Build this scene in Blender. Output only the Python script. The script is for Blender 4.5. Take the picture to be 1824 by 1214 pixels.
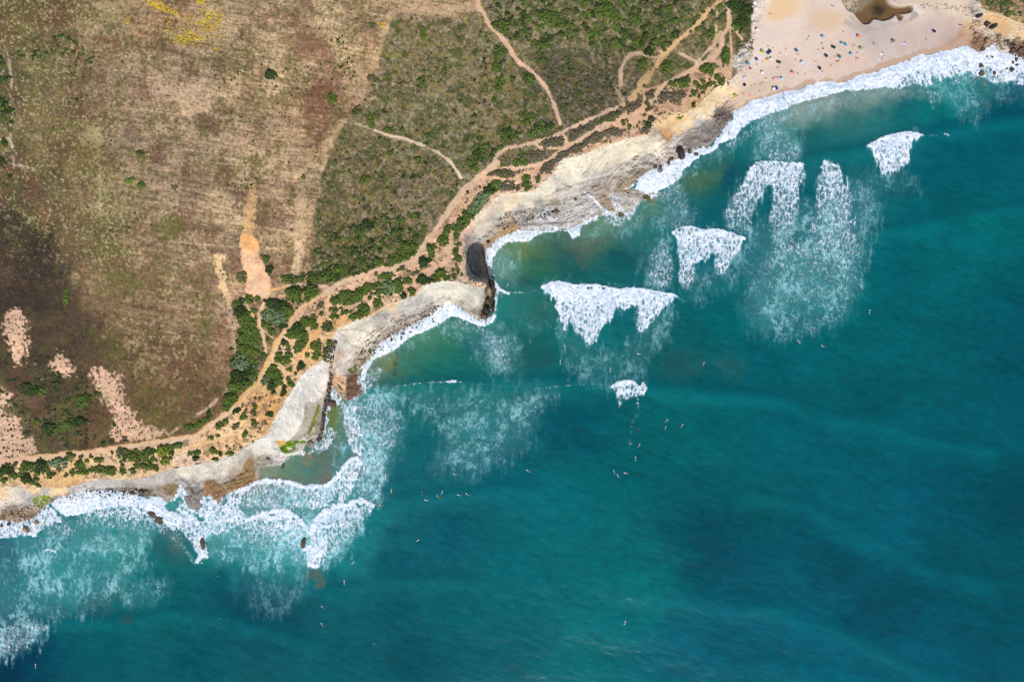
import bpy, bmesh, math, random
import numpy as np
from mathutils import Vector, Matrix

for _o in list(bpy.data.objects):
    bpy.data.objects.remove(_o)

# ----------------------------------------------------------------- camera, world, sun
SC = bpy.context.scene
COL = SC.collection
PX = 0.33                      # metres on the ground per photo pixel
HCAM = 470.0
CX, CY = 912.0, 607.0
cam_d = bpy.data.cameras.new('camera')
cam_d.sensor_width = 36.0
cam_d.lens = 36.0 * HCAM / (1824 * PX)
cam_d.clip_start = 1.0
cam_d.clip_end = 9000.0
cam = bpy.data.objects.new('camera', cam_d)
cam.location = (0, 0, HCAM)
cam.rotation_euler = (0, 0, 0)
COL.objects.link(cam)
SC.camera = cam

SUN_EL = math.radians(50)
SUN_AZ = math.radians(172)      # compass direction the sun stands in (0 = +Y, clockwise)
world = bpy.data.worlds.new('World')
SC.world = world
world.use_nodes = True
wn = world.node_tree
bg = wn.nodes['Background']
sky = wn.nodes.new('ShaderNodeTexSky')
sky.sky_type = 'NISHITA'
sky.sun_disc = False
sky.sun_elevation = SUN_EL
sky.sun_rotation = SUN_AZ
wn.links.new(sky.outputs[0], bg.inputs[0])
bg.inputs[1].default_value = 0.115
sun_d = bpy.data.lights.new('sun', 'SUN')
sun_d.energy = 3.3
sun_d.angle = math.radians(0.55)
sun_d.color = (1.0, 0.965, 0.92)
sun = bpy.data.objects.new('sun', sun_d)
sdir = Vector((math.sin(SUN_AZ) * math.cos(SUN_EL), math.cos(SUN_AZ) * math.cos(SUN_EL), math.sin(SUN_EL)))
sun.rotation_euler = sdir.to_track_quat('Z', 'Y').to_euler()
sun.location = (0, 0, 300)
COL.objects.link(sun)
SC.render.engine = 'CYCLES'
SC.view_settings.view_transform = 'Standard'
SC.view_settings.look = 'None'
SC.view_settings.gamma = 1
SC.view_settings.exposure = 0.0
SC.view_settings.use_curve_mapping = False

rng = np.random.default_rng(11)
random.seed(11)

# ----------------------------------------------------------------- the sampling grid (photo-pixel plan units)
def axis(lo, hi, step):
    a = [lo - 20 + i * step for i in range(int((hi - lo + 40) / step) + 1)]
    s, p, q = step, a[0], a[-1]
    left, right = [], []
    g = 4.0
    while p > lo - 5500:
        p -= g; q += g
        left.append(p); right.append(q)
        if p < lo - 220: g *= 1.35
    return np.array(left[::-1] + a + right, dtype=np.float64)

GX = axis(0, 1824, 1.72)
GY = axis(0, 1214, 1.72)
NX, NY = len(GX), len(GY)
X, Y = np.meshgrid(GX, GY)
X = X.astype(np.float32); Y = Y.astype(np.float32)

def vnoise(x, y, seed):
    r = np.random.default_rng(seed)
    T = r.random((256, 256), dtype=np.float32)
    xi = np.floor(x).astype(np.int32); yi = np.floor(y).astype(np.int32)
    fx = x - xi; fy = y - yi
    fx = fx * fx * (3 - 2 * fx); fy = fy * fy * (3 - 2 * fy)
    x0 = xi & 255; x1 = (xi + 1) & 255; y0 = yi & 255; y1 = (yi + 1) & 255
    a = T[y0, x0]; b = T[y0, x1]; c = T[y1, x0]; d = T[y1, x1]
    return (a + (b - a) * fx) * (1 - fy) + (c + (d - c) * fx) * fy

def fbm(scale, octv=4, seed=0, ang=0.0, ax=1.0, x=None, y=None, gain=0.5):
    """fractal noise in -1..1; ang/ax stretch it along a direction"""
    x = X if x is None else x
    y = Y if y is None else y
    c, s = math.cos(math.radians(ang)), math.sin(math.radians(ang))
    u = (x * c + y * s) / (scale * ax); v = (-x * s + y * c) / scale
    out = 0; amp = 1; tot = 0
    for i in range(octv):
        out = out + amp * (vnoise(u + 17.3 * i, v - 9.1 * i, seed * 31 + i) * 2 - 1)
        tot += amp; amp *= gain; u = u * 2.03; v = v * 2.03
    return (out / tot * 1.6).astype(np.float32)

def sstep(a, b, x):
    t = np.clip((x - a) / (b - a), 0, 1)
    return t * t * (3 - 2 * t)

def catmull(pts, closed=False, n=4):
    """smooth a coarse line"""
    P = [np.array(p[:2], float) for p in pts]
    out = []
    m = len(P)
    rngi = range(m) if closed else range(m - 1)
    for i in rngi:
        if closed:
            p0, p1, p2, p3 = P[i - 1], P[i], P[(i + 1) % m], P[(i + 2) % m]
        else:
            p0 = P[max(i - 1, 0)]; p1 = P[i]; p2 = P[i + 1]; p3 = P[min(i + 2, m - 1)]
        for k in range(n):
            t = k / n
            out.append(0.5 * ((2 * p1) + (-p0 + p2) * t + (2 * p0 - 5 * p1 + 4 * p2 - p3) * t * t + (-p0 + 3 * p1 - 3 * p2 + p3) * t ** 3))
    if not closed:
        out.append(P[-1])
    return np.array(out)

def line_dist(pts, R, closed=False):
    """distance to a polyline, clamped at R"""
    D = np.full(X.shape, R, np.float32)
    n = len(pts)
    for i in range(n if closed else n - 1):
        ax_, ay = pts[i][:2]; bx, by = pts[(i + 1) % n][:2]
        i0 = np.searchsorted(GX, min(ax_, bx) - R); i1 = np.searchsorted(GX, max(ax_, bx) + R)
        j0 = np.searchsorted(GY, min(ay, by) - R); j1 = np.searchsorted(GY, max(ay, by) + R)
        if i1 <= i0 or j1 <= j0: continue
        x = X[j0:j1, i0:i1] - ax_; y = Y[j0:j1, i0:i1] - ay
        dx, dy = bx - ax_, by - ay
        t = np.clip((x * dx + y * dy) / (dx * dx + dy * dy + 1e-9), 0, 1)
        d = np.hypot(x - t * dx, y - t * dy)
        D[j0:j1, i0:i1] = np.minimum(D[j0:j1, i0:i1], d)
    return D

def inside(pts):
    tog = np.zeros((NY, NX + 1), np.int32)
    n = len(pts)
    for i in range(n):
        x0, y0 = pts[i][:2]; x1, y1 = pts[(i + 1) % n][:2]
        if y0 == y1: continue
        if y0 > y1: x0, y0, x1, y1 = x1, y1, x0, y0
        j0 = np.searchsorted(GY, y0, 'left'); j1 = np.searchsorted(GY, y1, 'left')
        if j1 <= j0: continue
        js = np.arange(j0, j1)
        xs = x0 + (GY[js] - y0) * (x1 - x0) / (y1 - y0)
        tog[js, np.searchsorted(GX, xs)] += 1
    return (np.cumsum(tog[:, :NX], axis=1) % 2).astype(bool)

def sd(pts, R=30):
    """signed distance (positive inside) clamped at R"""
    D = line_dist(pts, R, True)
    return np.where(inside(pts), D, -D)

def box_of(pts, R):
    a = np.array([p[:2] for p in pts])
    return (slice(max(0, np.searchsorted(GY, a[:, 1].min() - R)), np.searchsorted(GY, a[:, 1].max() + R)),
            slice(max(0, np.searchsorted(GX, a[:, 0].min() - R)), np.searchsorted(GX, a[:, 0].max() + R)))

def lin(c):
    c = np.array(c, np.float32) / 255.0
    return np.where(c <= 0.04045, c / 12.92, ((c + 0.055) / 1.055) ** 2.4)

def idw(pts, warp=0.0, power=2.0, seed=3, soft=100.0):
    """spread surface colours between known spots"""
    xs = X; ys = Y
    if warp:
        xs = X + warp * fbm(22, 3, seed); ys = Y + warp * fbm(22, 3, seed + 1)
    acc = np.zeros(X.shape + (3,), np.float32); wt = np.zeros(X.shape, np.float32)
    for p in pts:
        w = 1.0 / ((xs - p[0]) ** 2 + (ys - p[1]) ** 2 + soft) ** power
        wt += w
        c = lin(p[2:5])
        for k in range(3): acc[..., k] += w * c[k]
    return acc / wt[..., None]

# ----------------------------------------------------------------- names, labels
def tag(o, label=None, cat=None, group=None, kind=None):
    if label: o['label'] = label
    if cat: o['category'] = cat
    if group: o['group'] = group
    if kind: o['kind'] = kind
    return o
# ================================================================= surveyed outlines (plan units)
SHORE = [(-6000,2300),(-600,1090),(-100,955),(-40,940),(0,928),(30,930),(60,922),(75,908),(88,897),(100,890),(118,884),(140,877),(165,873),(200,874),(240,877),(262,885),(285,884),(300,895),(312,884),(321,866),(329,877),(340,893),(349,910),(356,906),(362,885),(375,882),(388,900),(396,884),(410,878),(430,870),(446,862),(457,858),(462,848),(463,833),(480,830),(501,828),(513,812),(538,808),(543,793),(556,787),(566,780),(576,758),(581,745),(583,728),(585,708),(589,693),(598,697),(606,708),(618,713),(631,710),(646,700),(648,690),(638,680),(641,663),(648,650),(661,640),(665,625),(676,615),(681,610),(696,601),(706,594),(731,581),(753,571),(766,559),(781,549),(796,539),(818,546),(836,561),(853,570),(868,568),(878,554),(880,535),(884,519),(885,511),(878,503),(873,490),(866,470),(866,455),(870,442),(881,429),(896,421),(911,414),(937,409),(964,409),(987,408),(1007,408),(1030,400),(1060,388),(1087,378),(1119,386),(1132,368),(1147,352),(1170,345),(1162,341),(1144,341),(1120,337),(1132,324),(1147,309),(1165,303),(1180,297),(1187,287),(1205,288),(1219,285),(1222,272),(1237,265),(1262,262),(1267,255),(1282,240),(1294,225),(1302,215),(1306,199),(1327,190),(1337,181),(1367,175),(1393,165),(1420,161),(1438,152),(1478,147),(1495,150),(1508,145),(1530,135),(1558,130),(1575,122),(1608,112),(1640,99),(1663,96),(1678,91),(1693,92),(1708,84),(1725,82),(1743,95),(1758,85),(1770,82),(1780,95),(1798,97),(1813,101),(1823,105),(1900,96),(2100,60),(2600,-60),(6500,-900)]
LAND = SHORE + [(7500,-900),(7500,-6000),(-6000,-6000)]
EDGE = [(-6000,2100),(-600,1000),(-100,890),(0,864),(40,866),(83,868),(128,867),(155,857),(190,853),(225,853),(255,851),(280,842),(313,833),(350,826),(388,818),(413,811),(432,800),(456,783),(476,773),(488,748),(498,730),(511,708),(521,693),(536,668),(556,653),(574,640),(586,622),(592,605),(603,585),(631,572),(671,560),(691,545),(718,532),(741,526),(752,510),(768,504),(793,499),(818,502),(846,511),(862,514),(868,508),(862,502),(845,500),(831,491),(828,478),(829,459),(825,439),(821,415),(831,398),(851,380),(872,364),(888,347),(912,344),(950,340),(972,320),(987,306),(1000,284),(1047,272),(1072,261),(1119,246),(1152,241),(1158,226),(1164,212),(1187,200),(1224,199),(1242,190),(1254,175),(1270,152),(1302,142),(1314,130),(1314,100),(1327,83),(1340,68),(1338,38),(1342,0),(1350,-80),(1400,-300),(1400,-6000)]
HIGH = EDGE + [(-6000,-6000)]
HIGH2 = [(1742,-5),(1748,15),(1768,22),(1793,32),(1823,42),(1900,30),(2100,-10),(2600,-140),(6500,-1000),(6500,-6000),(1700,-6000),(1735,-200)]

def sdf_coarse(pts, step=4.0):
    gx = np.arange(-260, 2090, step); gy = np.arange(-260, 1480, step)
    gx = np.concatenate([[-6000, -3000, -1500, -700, -450], gx, [2300, 2600, 3300, 5000, 7500]])
    gy = np.concatenate([[-6000, -3000, -1500, -700, -450], gy, [1700, 2000, 2700, 4500, 7000]])
    x, y = np.meshgrid(gx.astype(np.float32), gy.astype(np.float32))
    D = np.full(x.shape, 1e9, np.float32); n = len(pts)
    for i in range(n):
        a = pts[i]; b = pts[(i + 1) % n]
        dx, dy = b[0] - a[0], b[1] - a[1]
        t = np.clip(((x - a[0]) * dx + (y - a[1]) * dy) / (dx * dx + dy * dy + 1e-9), 0, 1)
        D = np.minimum(D, (x - a[0] - t * dx) ** 2 + (y - a[1] - t * dy) ** 2)
    D = np.sqrt(D)
    ix = np.clip(np.searchsorted(gx, GX) - 1, 0, len(gx) - 2); iy = np.clip(np.searchsorted(gy, GY) - 1, 0, len(gy) - 2)
    fx = ((GX - gx[ix]) / (gx[ix + 1] - gx[ix])).astype(np.float32)[None, :]; fy = ((GY - gy[iy]) / (gy[iy + 1] - gy[iy])).astype(np.float32)[:, None]
    iy = iy[:, None]; ix = ix[None, :]
    U = (D[iy, ix] * (1 - fx) + D[iy, ix + 1] * fx) * (1 - fy) + (D[iy + 1, ix] * (1 - fx) + D[iy + 1, ix + 1] * fx) * fy
    near = line_dist(pts, 14, True)
    U = np.where(near < 13.5, near, np.maximum(U, 13.5))
    return np.where(inside(pts), U, -U)

dS = sdf_coarse(LAND)             # + on land
dH = np.maximum(sdf_coarse(HIGH), sdf_coarse(HIGH2))   # + on the plateau

n_a = fbm(16, 4, 1); n_b = fbm(6, 3, 2); n_c = fbm(60, 3, 3); n_f = fbm(3.2, 2, 4)

# ----------------------------------------------------------------- heights of the land (metres)
HPTS = [(0,0,33),(0,500,28),(0,800,14),(150,840,12),(300,800,14),(450,700,19),(600,550,24),(700,520,25),(800,480,26),(850,508,30),(866,506,34),(830,400,26),(900,250,28),(950,330,24),(1100,200,25),(1160,215,21),(1220,180,14),(1270,140,9),(1310,120,6),(1330,60,5),(1330,0,4.5),(1200,0,14),(1000,0,26),(600,0,36),(300,300,37),(1750,0,12),(1824,0,17),(1824,45,12),(1400,50,3.5),(1500,40,3),(1600,50,3),(1700,50,5),(1500,-400,8),(-3000,0,50),(600,-3000,60),(3000,-1000,30),(-3000,1200,15)]
xs = X; ys = Y
acc = np.zeros(X.shape, np.float32); wt = acc.copy()
for p in HPTS:
    w = 1 / ((xs - p[0]) ** 2 + (ys - p[1]) ** 2 + 900.0) ** 1.5
    acc += w * p[2]; wt += w
zhigh = acc / wt + 1.6 * n_c * sstep(10, 120, dH)
dSl = np.maximum(dS, 0)
zlow = np.minimum(dSl * 0.035, 3.2)
t = dSl / (dSl + np.maximum(-dH, 0) + 1e-3)
# how much of the strip is a flat rock shelf before the cliff rises
shelf = np.interp(X, [0, 250, 330, 470, 560, 620, 700, 800, 850, 900, 1000, 1150, 1250, 1400], [.35, .3, .5, .35, .25, .45, .5, .25, .2, .55, .5, .45, .5, .3]).astype(np.float32)
cove = np.exp(-(((X - 852) / 26) ** 2 + ((Y - 462) / 44) ** 2)).astype(np.float32)
shelf = np.clip(shelf + 0.75 * sstep(0.25, 0.8, cove), 0, .93)
prof = sstep(0, 1, (t - shelf) / (1 - shelf)) ** 1.2
on_beach = sstep(1285, 1330, X) * sstep(1760, 1700, X)
zc = zlow + (np.maximum(zhigh, zlow) - zlow) * prof
zmac = np.where(dH > 0, zhigh, zc)
zmac = np.where(dS > 0, zmac, 0).astype(np.float32)
# the wave-cut ledge of the far headland and the small upstanding rock rib in the water
def lump(x, y, rx, ry, ang, h, p=1.0):
    c, s = math.cos(math.radians(ang)), math.sin(math.radians(ang))
    u = ((X - x) * c + (Y - y) * s) / rx; v = (-(X - x) * s + (Y - y) * c) / ry
    q = np.clip(1 - (u * u + v * v), 0, 1)
    return (h * q ** p).astype(np.float32)
# ================================================================= surface colours (own colours; WATER spots carry swell shading too)
FIELD = [(30,30,105,92,62),(110,30,100,85,58),(150,60,146,126,92),(200,30,158,140,104),(60,100,118,108,75),(100,70,95,90,60),(10,150,80,80,65),(60,200,125,112,78),(130,150,125,110,82),(200,150,154,132,104),(300,150,182,155,126),(250,250,158,138,112),(350,100,164,144,114),(450,50,172,150,118),(560,30,180,158,124),(450,150,184,160,124),(400,250,168,146,117),(560,120,177,152,120),(640,80,174,150,115),(560,230,167,142,110),(480,300,177,152,122),(540,350,162,137,108),(580,420,152,127,100),(430,380,164,142,116),(300,350,150,130,106),(380,450,147,127,102),(450,500,178,150,117),(250,450,132,112,86),(150,350,112,100,70),(200,420,95,90,54),(60,330,90,82,58),(30,420,68,62,50),(60,520,62,54,46),(20,600,68,56,48),(120,600,78,66,53),(180,500,128,108,83),(250,560,118,100,74),(350,560,140,116,92),(400,600,142,113,88),(300,650,108,88,62),(200,650,92,80,54),(350,700,108,86,62),(250,720,98,84,55),(50,680,66,62,48),(100,720,70,66,48),(150,760,76,66,48),(30,740,105,95,70),(280,60,168,135,100),(340,110,160,138,112),(420,640,140,112,86),(60,800,95,85,64),(200,790,120,95,70),(130,275,128,114,72),(178,355,142,130,92),(535,400,182,155,122),(560,190,140,108,85)]
SCRUB = [(700,100,116,108,78),(760,60,118,106,78),(800,150,116,110,78),(850,200,122,110,82),(700,250,112,104,76),(800,250,108,104,76),(650,300,110,99,73),(700,400,114,103,78),(620,450,98,91,63),(750,350,120,108,84),(900,100,120,112,80),(950,30,124,120,90),(1000,130,92,86,70),(1050,80,114,110,78),(1100,40,118,114,84),(1200,30,104,102,72),(1200,80,126,113,82),(1150,100,120,106,80),(930,250,114,105,77),(1000,200,90,84,66),(770,470,110,98,74),(1250,60,122,110,82),(1300,40,100,95,66),(1050,150,98,90,72)]
SOIL = [(0,850,205,172,120),(60,855,212,172,112),(120,850,215,170,105),(200,840,210,175,125),(280,820,214,172,118),(330,800,218,185,145),(380,790,215,172,112),(420,770,222,182,128),(455,730,208,160,90),(475,720,200,150,78),(490,700,210,166,100),(500,650,214,176,122),(520,640,214,178,128),(545,620,216,178,125),(490,580,205,175,140),(470,560,210,182,150),(590,570,214,176,132),(560,560,205,168,132),(620,550,214,178,142),(660,530,212,178,146),(700,530,216,184,152),(720,500,208,172,140),(760,480,207,172,140),(800,470,212,180,150),(825,490,210,182,158),(820,440,214,180,155),(800,400,205,170,138),(840,330,200,168,135),(830,420,222,172,138),(880,300,200,168,138),(900,340,225,190,160),(950,310,208,175,148),(1000,265,200,165,135),(1060,240,202,168,138),(1100,220,202,168,138),(1140,200,205,172,142),(1180,175,198,160,130),(1220,160,200,160,128),(1250,130,200,165,132),(1280,150,218,180,135),(1290,120,212,180,145),(1300,90,205,175,140),(1240,190,205,170,125),(1200,195,210,175,135),(450,470,222,182,145),(600,600,215,185,140)]
COAST = [(0,880,212,174,118),(0,872,212,170,108),(60,872,214,172,108),(110,870,212,168,104),(20,886,205,190,165),(50,885,172,166,160),(0,903,186,178,168),(40,902,182,172,162),(10,918,128,112,82),(45,919,136,110,82),(80,886,168,160,152),(100,905,142,130,118),(105,890,152,142,132),(130,874,168,162,156),(160,863,176,170,164),(200,863,170,164,156),(230,870,150,138,126),(250,861,172,164,154),(262,876,112,98,88),(290,852,172,164,152),(330,842,204,194,172),(300,866,168,162,156),(294,874,138,118,88),(330,862,160,156,152),(322,852,178,168,154),(345,872,146,140,134),(352,885,122,110,98),(352,905,118,88,60),(368,870,158,128,96),(377,880,152,104,60),(384,868,150,104,62),(360,850,190,182,168),(400,832,196,186,168),(385,852,182,172,156),(430,820,186,174,158),(412,860,140,115,84),(432,848,142,116,84),(440,868,138,124,100),(460,802,204,196,180),(450,825,140,116,84),(475,792,212,204,192),(490,802,206,198,188),(468,822,150,140,118),(520,720,214,206,190),(510,750,214,206,194),(530,690,212,206,192),(560,670,216,210,200),(545,700,216,210,198),(562,690,222,205,180),(553,735,180,170,158),(548,765,178,168,155),(559,752,120,124,64),(500,775,212,204,192),(538,778,186,176,162),(568,765,140,112,80),(600,640,214,188,160),(607,650,196,186,176),(615,652,192,182,172),(640,650,165,140,105),(625,668,166,142,100),(600,680,214,180,145),(600,690,160,135,95),(610,692,150,130,92),(632,690,116,84,64),(636,704,112,80,60),(630,672,140,105,75),(620,625,208,196,178),(600,615,218,208,194),(640,595,210,200,178),(620,590,220,206,178),(650,582,206,196,176),(680,562,172,164,156),(720,550,176,170,164),(760,545,172,166,160),(690,575,190,182,170),(715,578,130,118,104),(760,562,132,122,110),(690,592,134,120,104),(762,518,216,204,180),(700,543,220,184,132),(785,514,216,206,184),(820,520,218,206,184),(800,530,196,188,170),(830,540,190,180,162),(850,535,208,200,186),(845,562,150,138,118),(815,555,158,148,130),(870,530,96,80,66),(872,555,88,70,58),(866,570,92,72,58),(845,450,156,150,146),(845,480,150,146,142),(860,450,164,132,92),(868,475,150,128,96),(868,430,168,160,150),(850,430,172,166,158),(836,412,224,182,154),(850,402,216,204,180),(838,400,228,180,150),(858,388,224,200,168),(880,368,226,196,164),(880,395,164,160,156),(890,380,210,200,178),(918,356,226,202,166),(930,382,160,155,150),(890,412,172,138,94),(905,402,165,140,104),(960,372,156,150,144),(970,345,224,210,180),(1020,310,226,212,182),(1070,285,224,208,176),(1120,262,222,206,174),(940,360,218,206,180),(1040,328,180,172,158),(1080,318,174,166,154),(1000,348,178,170,158),(1120,300,172,164,154),(1110,325,146,124,92),(1135,312,150,128,96),(1150,282,170,162,152),(1090,330,166,152,134),(950,388,160,150,138),(985,365,128,108,84),(1050,350,170,160,148),(1075,358,144,118,88),(1120,352,168,156,144),(1170,260,222,208,178),(1180,216,212,166,104),(1205,210,216,172,110),(1225,215,218,182,128),(1185,233,186,146,104),(1193,245,178,140,100),(1202,250,172,166,160),(1230,250,132,122,114),(1260,240,138,128,120),(1285,222,128,118,112),(1240,222,160,152,144),(1245,205,214,194,158),(1215,235,200,180,145),(1252,190,220,180,118),(1272,192,206,184,152),(1300,180,205,180,156),(1285,205,120,108,98),(1250,228,140,132,124),(1330,160,207,186,166),(1290,162,224,192,138),(1272,175,224,190,138),(1320,112,216,204,192),(1320,135,212,194,172),(1380,110,214,196,182),(1400,100,211,194,182),(1500,110,205,186,172),(1500,100,204,186,174),(1400,40,220,204,192),(1350,0,224,205,190),(1388,18,222,196,158),(1370,70,218,202,190),(1450,80,208,192,180),(1470,35,214,190,168),(1480,10,215,200,186),(1600,75,194,180,172),(1560,55,182,172,166),(1650,50,188,174,168),(1620,30,200,186,176),(1700,40,184,168,160),(1720,70,166,138,116),(1740,80,150,118,92),(1700,10,206,190,172),(1640,12,205,190,170),(1765,55,200,170,130),(1765,75,160,136,112),(1785,55,192,180,162),(1795,85,188,178,162),(1810,95,140,110,78),(1820,60,196,160,112),(1735,50,188,158,125),(1735,20,200,186,165),(1780,30,214,172,112),(1800,45,200,165,115),(1822,85,150,118,82)]
WATER = [(480,960,48,132,138),(430,960,40,125,130),(530,970,50,134,140),(600,950,46,130,136),(640,920,30,115,125),(400,930,60,135,138),(300,925,70,138,138),(200,930,46,126,130),(120,935,44,118,122),(250,945,50,128,128),(560,930,60,130,136),(480,885,90,128,130),(570,885,80,126,130),(1050,545,22,104,114),(1110,530,16,98,112),(1040,590,22,108,114),(1250,440,8,92,110),(1290,450,4,92,108),(1215,480,12,98,110),(1320,360,8,92,106),(1400,350,2,90,106),(1480,350,0,88,104),(1430,500,24,118,122),(1380,540,24,116,120),(1490,520,10,106,112),(1590,270,0,88,104),(660,800,34,118,126),(640,850,40,120,128),(680,720,36,118,122),(10,1000,15,85,100),(50,960,40,115,118),(100,1010,40,125,130),(20,1200,0,42,72),(60,1160,0,58,82),(200,1150,0,78,92),(300,1050,0,85,95),(300,970,30,90,95),(400,1050,0,68,92),(450,1080,0,58,82),(350,1180,0,80,95),(500,1100,0,60,82),(600,1050,0,80,98),(600,1180,0,82,95),(700,1000,0,70,92),(700,1100,0,78,92),(800,950,0,76,98),(800,1100,0,90,100),(750,1180,0,72,90),(900,1000,0,96,108),(900,1150,0,85,98),(900,850,0,84,105),(700,850,0,74,98),(760,800,0,80,100),(700,740,20,96,108),(750,740,18,92,104),(850,750,15,108,118),(620,750,40,120,125),(560,830,70,115,105),(480,840,120,132,114),(460,850,135,125,100),(520,840,100,125,105),(600,800,92,108,96),(600,760,60,115,100),(592,745,110,122,74),(600,735,100,112,74),(690,640,98,118,88),(688,628,105,115,75),(720,640,55,112,100),(750,630,62,115,98),(760,612,68,120,100),(800,600,60,115,95),(850,620,20,98,104),(830,590,44,112,104),(780,660,20,92,95),(950,620,25,86,88),(1000,660,10,88,94),(930,560,32,108,102),(900,540,30,118,114),(900,480,86,128,112),(930,460,88,114,84),(960,480,62,100,84),(920,445,98,130,96),(940,500,40,92,84),(1000,470,46,90,84),(1040,430,78,104,90),(1080,420,72,104,90),(1060,400,90,125,105),(1020,490,28,84,90),(1100,460,12,78,94),(1130,400,40,108,105),(1180,370,35,108,105),(1240,330,62,95,68),(1270,310,62,104,84),(1230,370,20,88,100),(1300,330,0,70,90),(1260,400,5,78,98),(1330,450,0,92,108),(1300,560,0,95,105),(1250,620,20,90,95),(1200,650,26,84,90),(1370,640,4,84,100),(1330,700,0,94,104),(1200,760,0,98,104),(1050,760,0,78,98),(1000,740,0,73,96),(1100,850,0,93,104),(1150,800,0,94,100),(1000,900,0,103,114),(1200,900,0,84,95),(1250,950,0,64,84),(1300,1000,0,68,88),(1100,1000,0,98,104),(1150,1060,5,112,118),(1050,1150,0,105,114),(1200,1150,0,94,115),(1300,1130,0,88,110),(1350,900,0,86,94),(1400,950,0,78,95),(1500,930,0,88,104),(1580,960,0,98,118),(1500,1000,0,68,84),(1600,1050,0,68,84),(1450,1100,0,93,115),(1550,1100,0,70,88),(1500,1180,0,94,114),(1650,1180,0,88,110),(1750,1150,0,76,92),(1800,1050,0,80,95),(1700,950,0,78,92),(1800,900,0,68,84),(1650,850,0,78,100),(1550,850,0,84,100),(1700,800,0,84,98),(1600,790,0,95,108),(1500,780,0,90,104),(1550,720,0,73,84),(1450,700,0,84,95),(1400,760,0,88,104),(1450,620,0,94,104),(1550,620,0,88,98),(1700,600,0,84,95),(1800,650,0,78,94),(1800,550,0,80,96),(1700,480,0,96,105),(1600,480,0,90,104),(1650,420,0,100,108),(1750,400,0,108,112),(1700,370,0,78,90),(1800,370,0,90,100),(1650,330,0,84,100),(1750,300,0,84,100),(1700,270,0,78,98),(1800,230,0,84,104),(1780,200,0,62,88),(1700,220,0,84,100),(1600,200,0,95,104),(1500,190,10,100,100),(1450,250,0,84,95),(1500,280,5,95,104),(1350,330,0,78,95),(1440,340,0,84,95),(1350,240,20,108,114),(1420,195,130,140,130),(1480,180,150,145,135),(1550,168,110,130,120),(1400,210,88,128,124),(1650,180,0,108,110),(1700,180,38,130,132),(1750,160,30,108,108),(1800,170,0,84,100),(1310,260,15,104,104),(1250,290,20,100,100),(-800,1400,0,60,85),(900,2200,0,80,98),(2600,1600,0,72,92),(2500,400,0,80,98)]

field = idw(FIELD, 26, 2.0, 5, 400)
scrub = idw(SCRUB, 20, 2.0, 6, 400)
soil = idw(SOIL, 8, 2.0, 7, 60)
def _cool(p):
    r_, g_, b_ = p[2:5]; lum = .3 * r_ + .6 * g_ + .1 * b_
    if lum < 165 and r_ - b_ > 22 and p[0] < 1300 and not (360 < p[0] < 392): k = .5; return (p[0], p[1], r_ + (170 - r_) * k, g_ + (158 - g_) * k, b_ + (142 - b_) * k)
    if lum >= 165 and r_ - b_ > 80: return (p[0], p[1], r_ + (224 - r_) * .35, g_ + (196 - g_) * .35, b_ + (152 - b_) * .35)
    return p
coast = idw([_cool(p) for p in COAST], 7, 2.2, 8, 20)
water = .45 * idw(WATER, 14, 1.7, 9, 500) + .55 * idw(WATER, 20, 1.2, 9, 3000)
shal = sstep(-95, -30, dS)[..., None]; water = water * (1 - shal) + idw(WATER, 12, 1.8, 9, 300) * shal

def mix(a, b, m):
    return a + (b - a) * (m[..., None] if m.ndim == 2 else m)

A = field.copy()
SCRUBPOLY = [(700,33),(760,31),(835,33),(852,20),(850,-40),(900,-600),(1400,-600),(1345,-40),(1342,40),(1330,90),(1314,110),(1290,130),(1235,190),(1100,250),(900,345),(700,520),(560,512),(548,503),(556,470),(562,430),(558,390),(566,350),(573,310),(590,265),(608,232),(640,190),(655,170),(672,130),(676,100),(688,60)]
mS = sstep(-2.5, 2.5, sd(SCRUBPOLY, 20) + 2.5 * n_b)
A = mix(A, scrub, mS)
# bare soil strip between the coast path and the cliff edge
MAIN = [(-40,835),(0,826),(38,818),(100,811),(140,807),(175,803),(225,795),(288,786),(326,780),(351,774),(376,756),(401,738),(426,718),(440,700),(456,686),(475,650),(485,629),(496,606),(531,554),(556,537),(581,522),(606,504),(645,491),(681,479),(712,474),(731,469),(745,452),(756,434),(775,411),(791,389),(806,366),(831,334),(869,304),(885,290)]
LOWER = [(862,309),(880,304),(912,301),(962,293),(987,278),(1007,263),(1037,247),(1067,229),(1092,215),(1125,203),(1142,193),(1160,183),(1170,168),(1182,153),(1207,138),(1232,125),(1250,113),(1270,103),(1283,85),(1288,65),(1298,45),(1299,25),(1295,0),(1293,-40)]
UPPER = [(876,296),(888,275),(905,263),(930,260),(949,255),(987,243),(1012,230),(1037,219),(1062,208),(1085,198),(1102,192)]
SOILPOLY = MAIN + LOWER[1:16] + [(1304,120)] + EDGE[::-1][9:-3]
mSo = sstep(-1.5, 1.5, sd(SOILPOLY, 20) + 1.5 * n_b)
A = mix(A, soil, mSo)
veg_mask = 1 - mSo

def paint(poly, c, soft=1.2, namp=2.0, nz=None, alpha=1.0, speck=0.0, smooth=True, grid=None):
    """lay a patch of own colour inside an outline"""
    global A
    P = catmull(poly, True, 3) if smooth else poly
    bx = box_of(P, 24)
    s = sd(P, 22)[bx]
    nz = n_b if nz is None else nz
    m = sstep(-soft, soft, s + namp * nz[bx]) * alpha
    if speck: m = m * sstep(-.55, -.15, n_f[bx] - speck + 0.5 * sstep(0, 12, s))
    A[bx] = mix(A[bx], lin(c), m)
    return m

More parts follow.
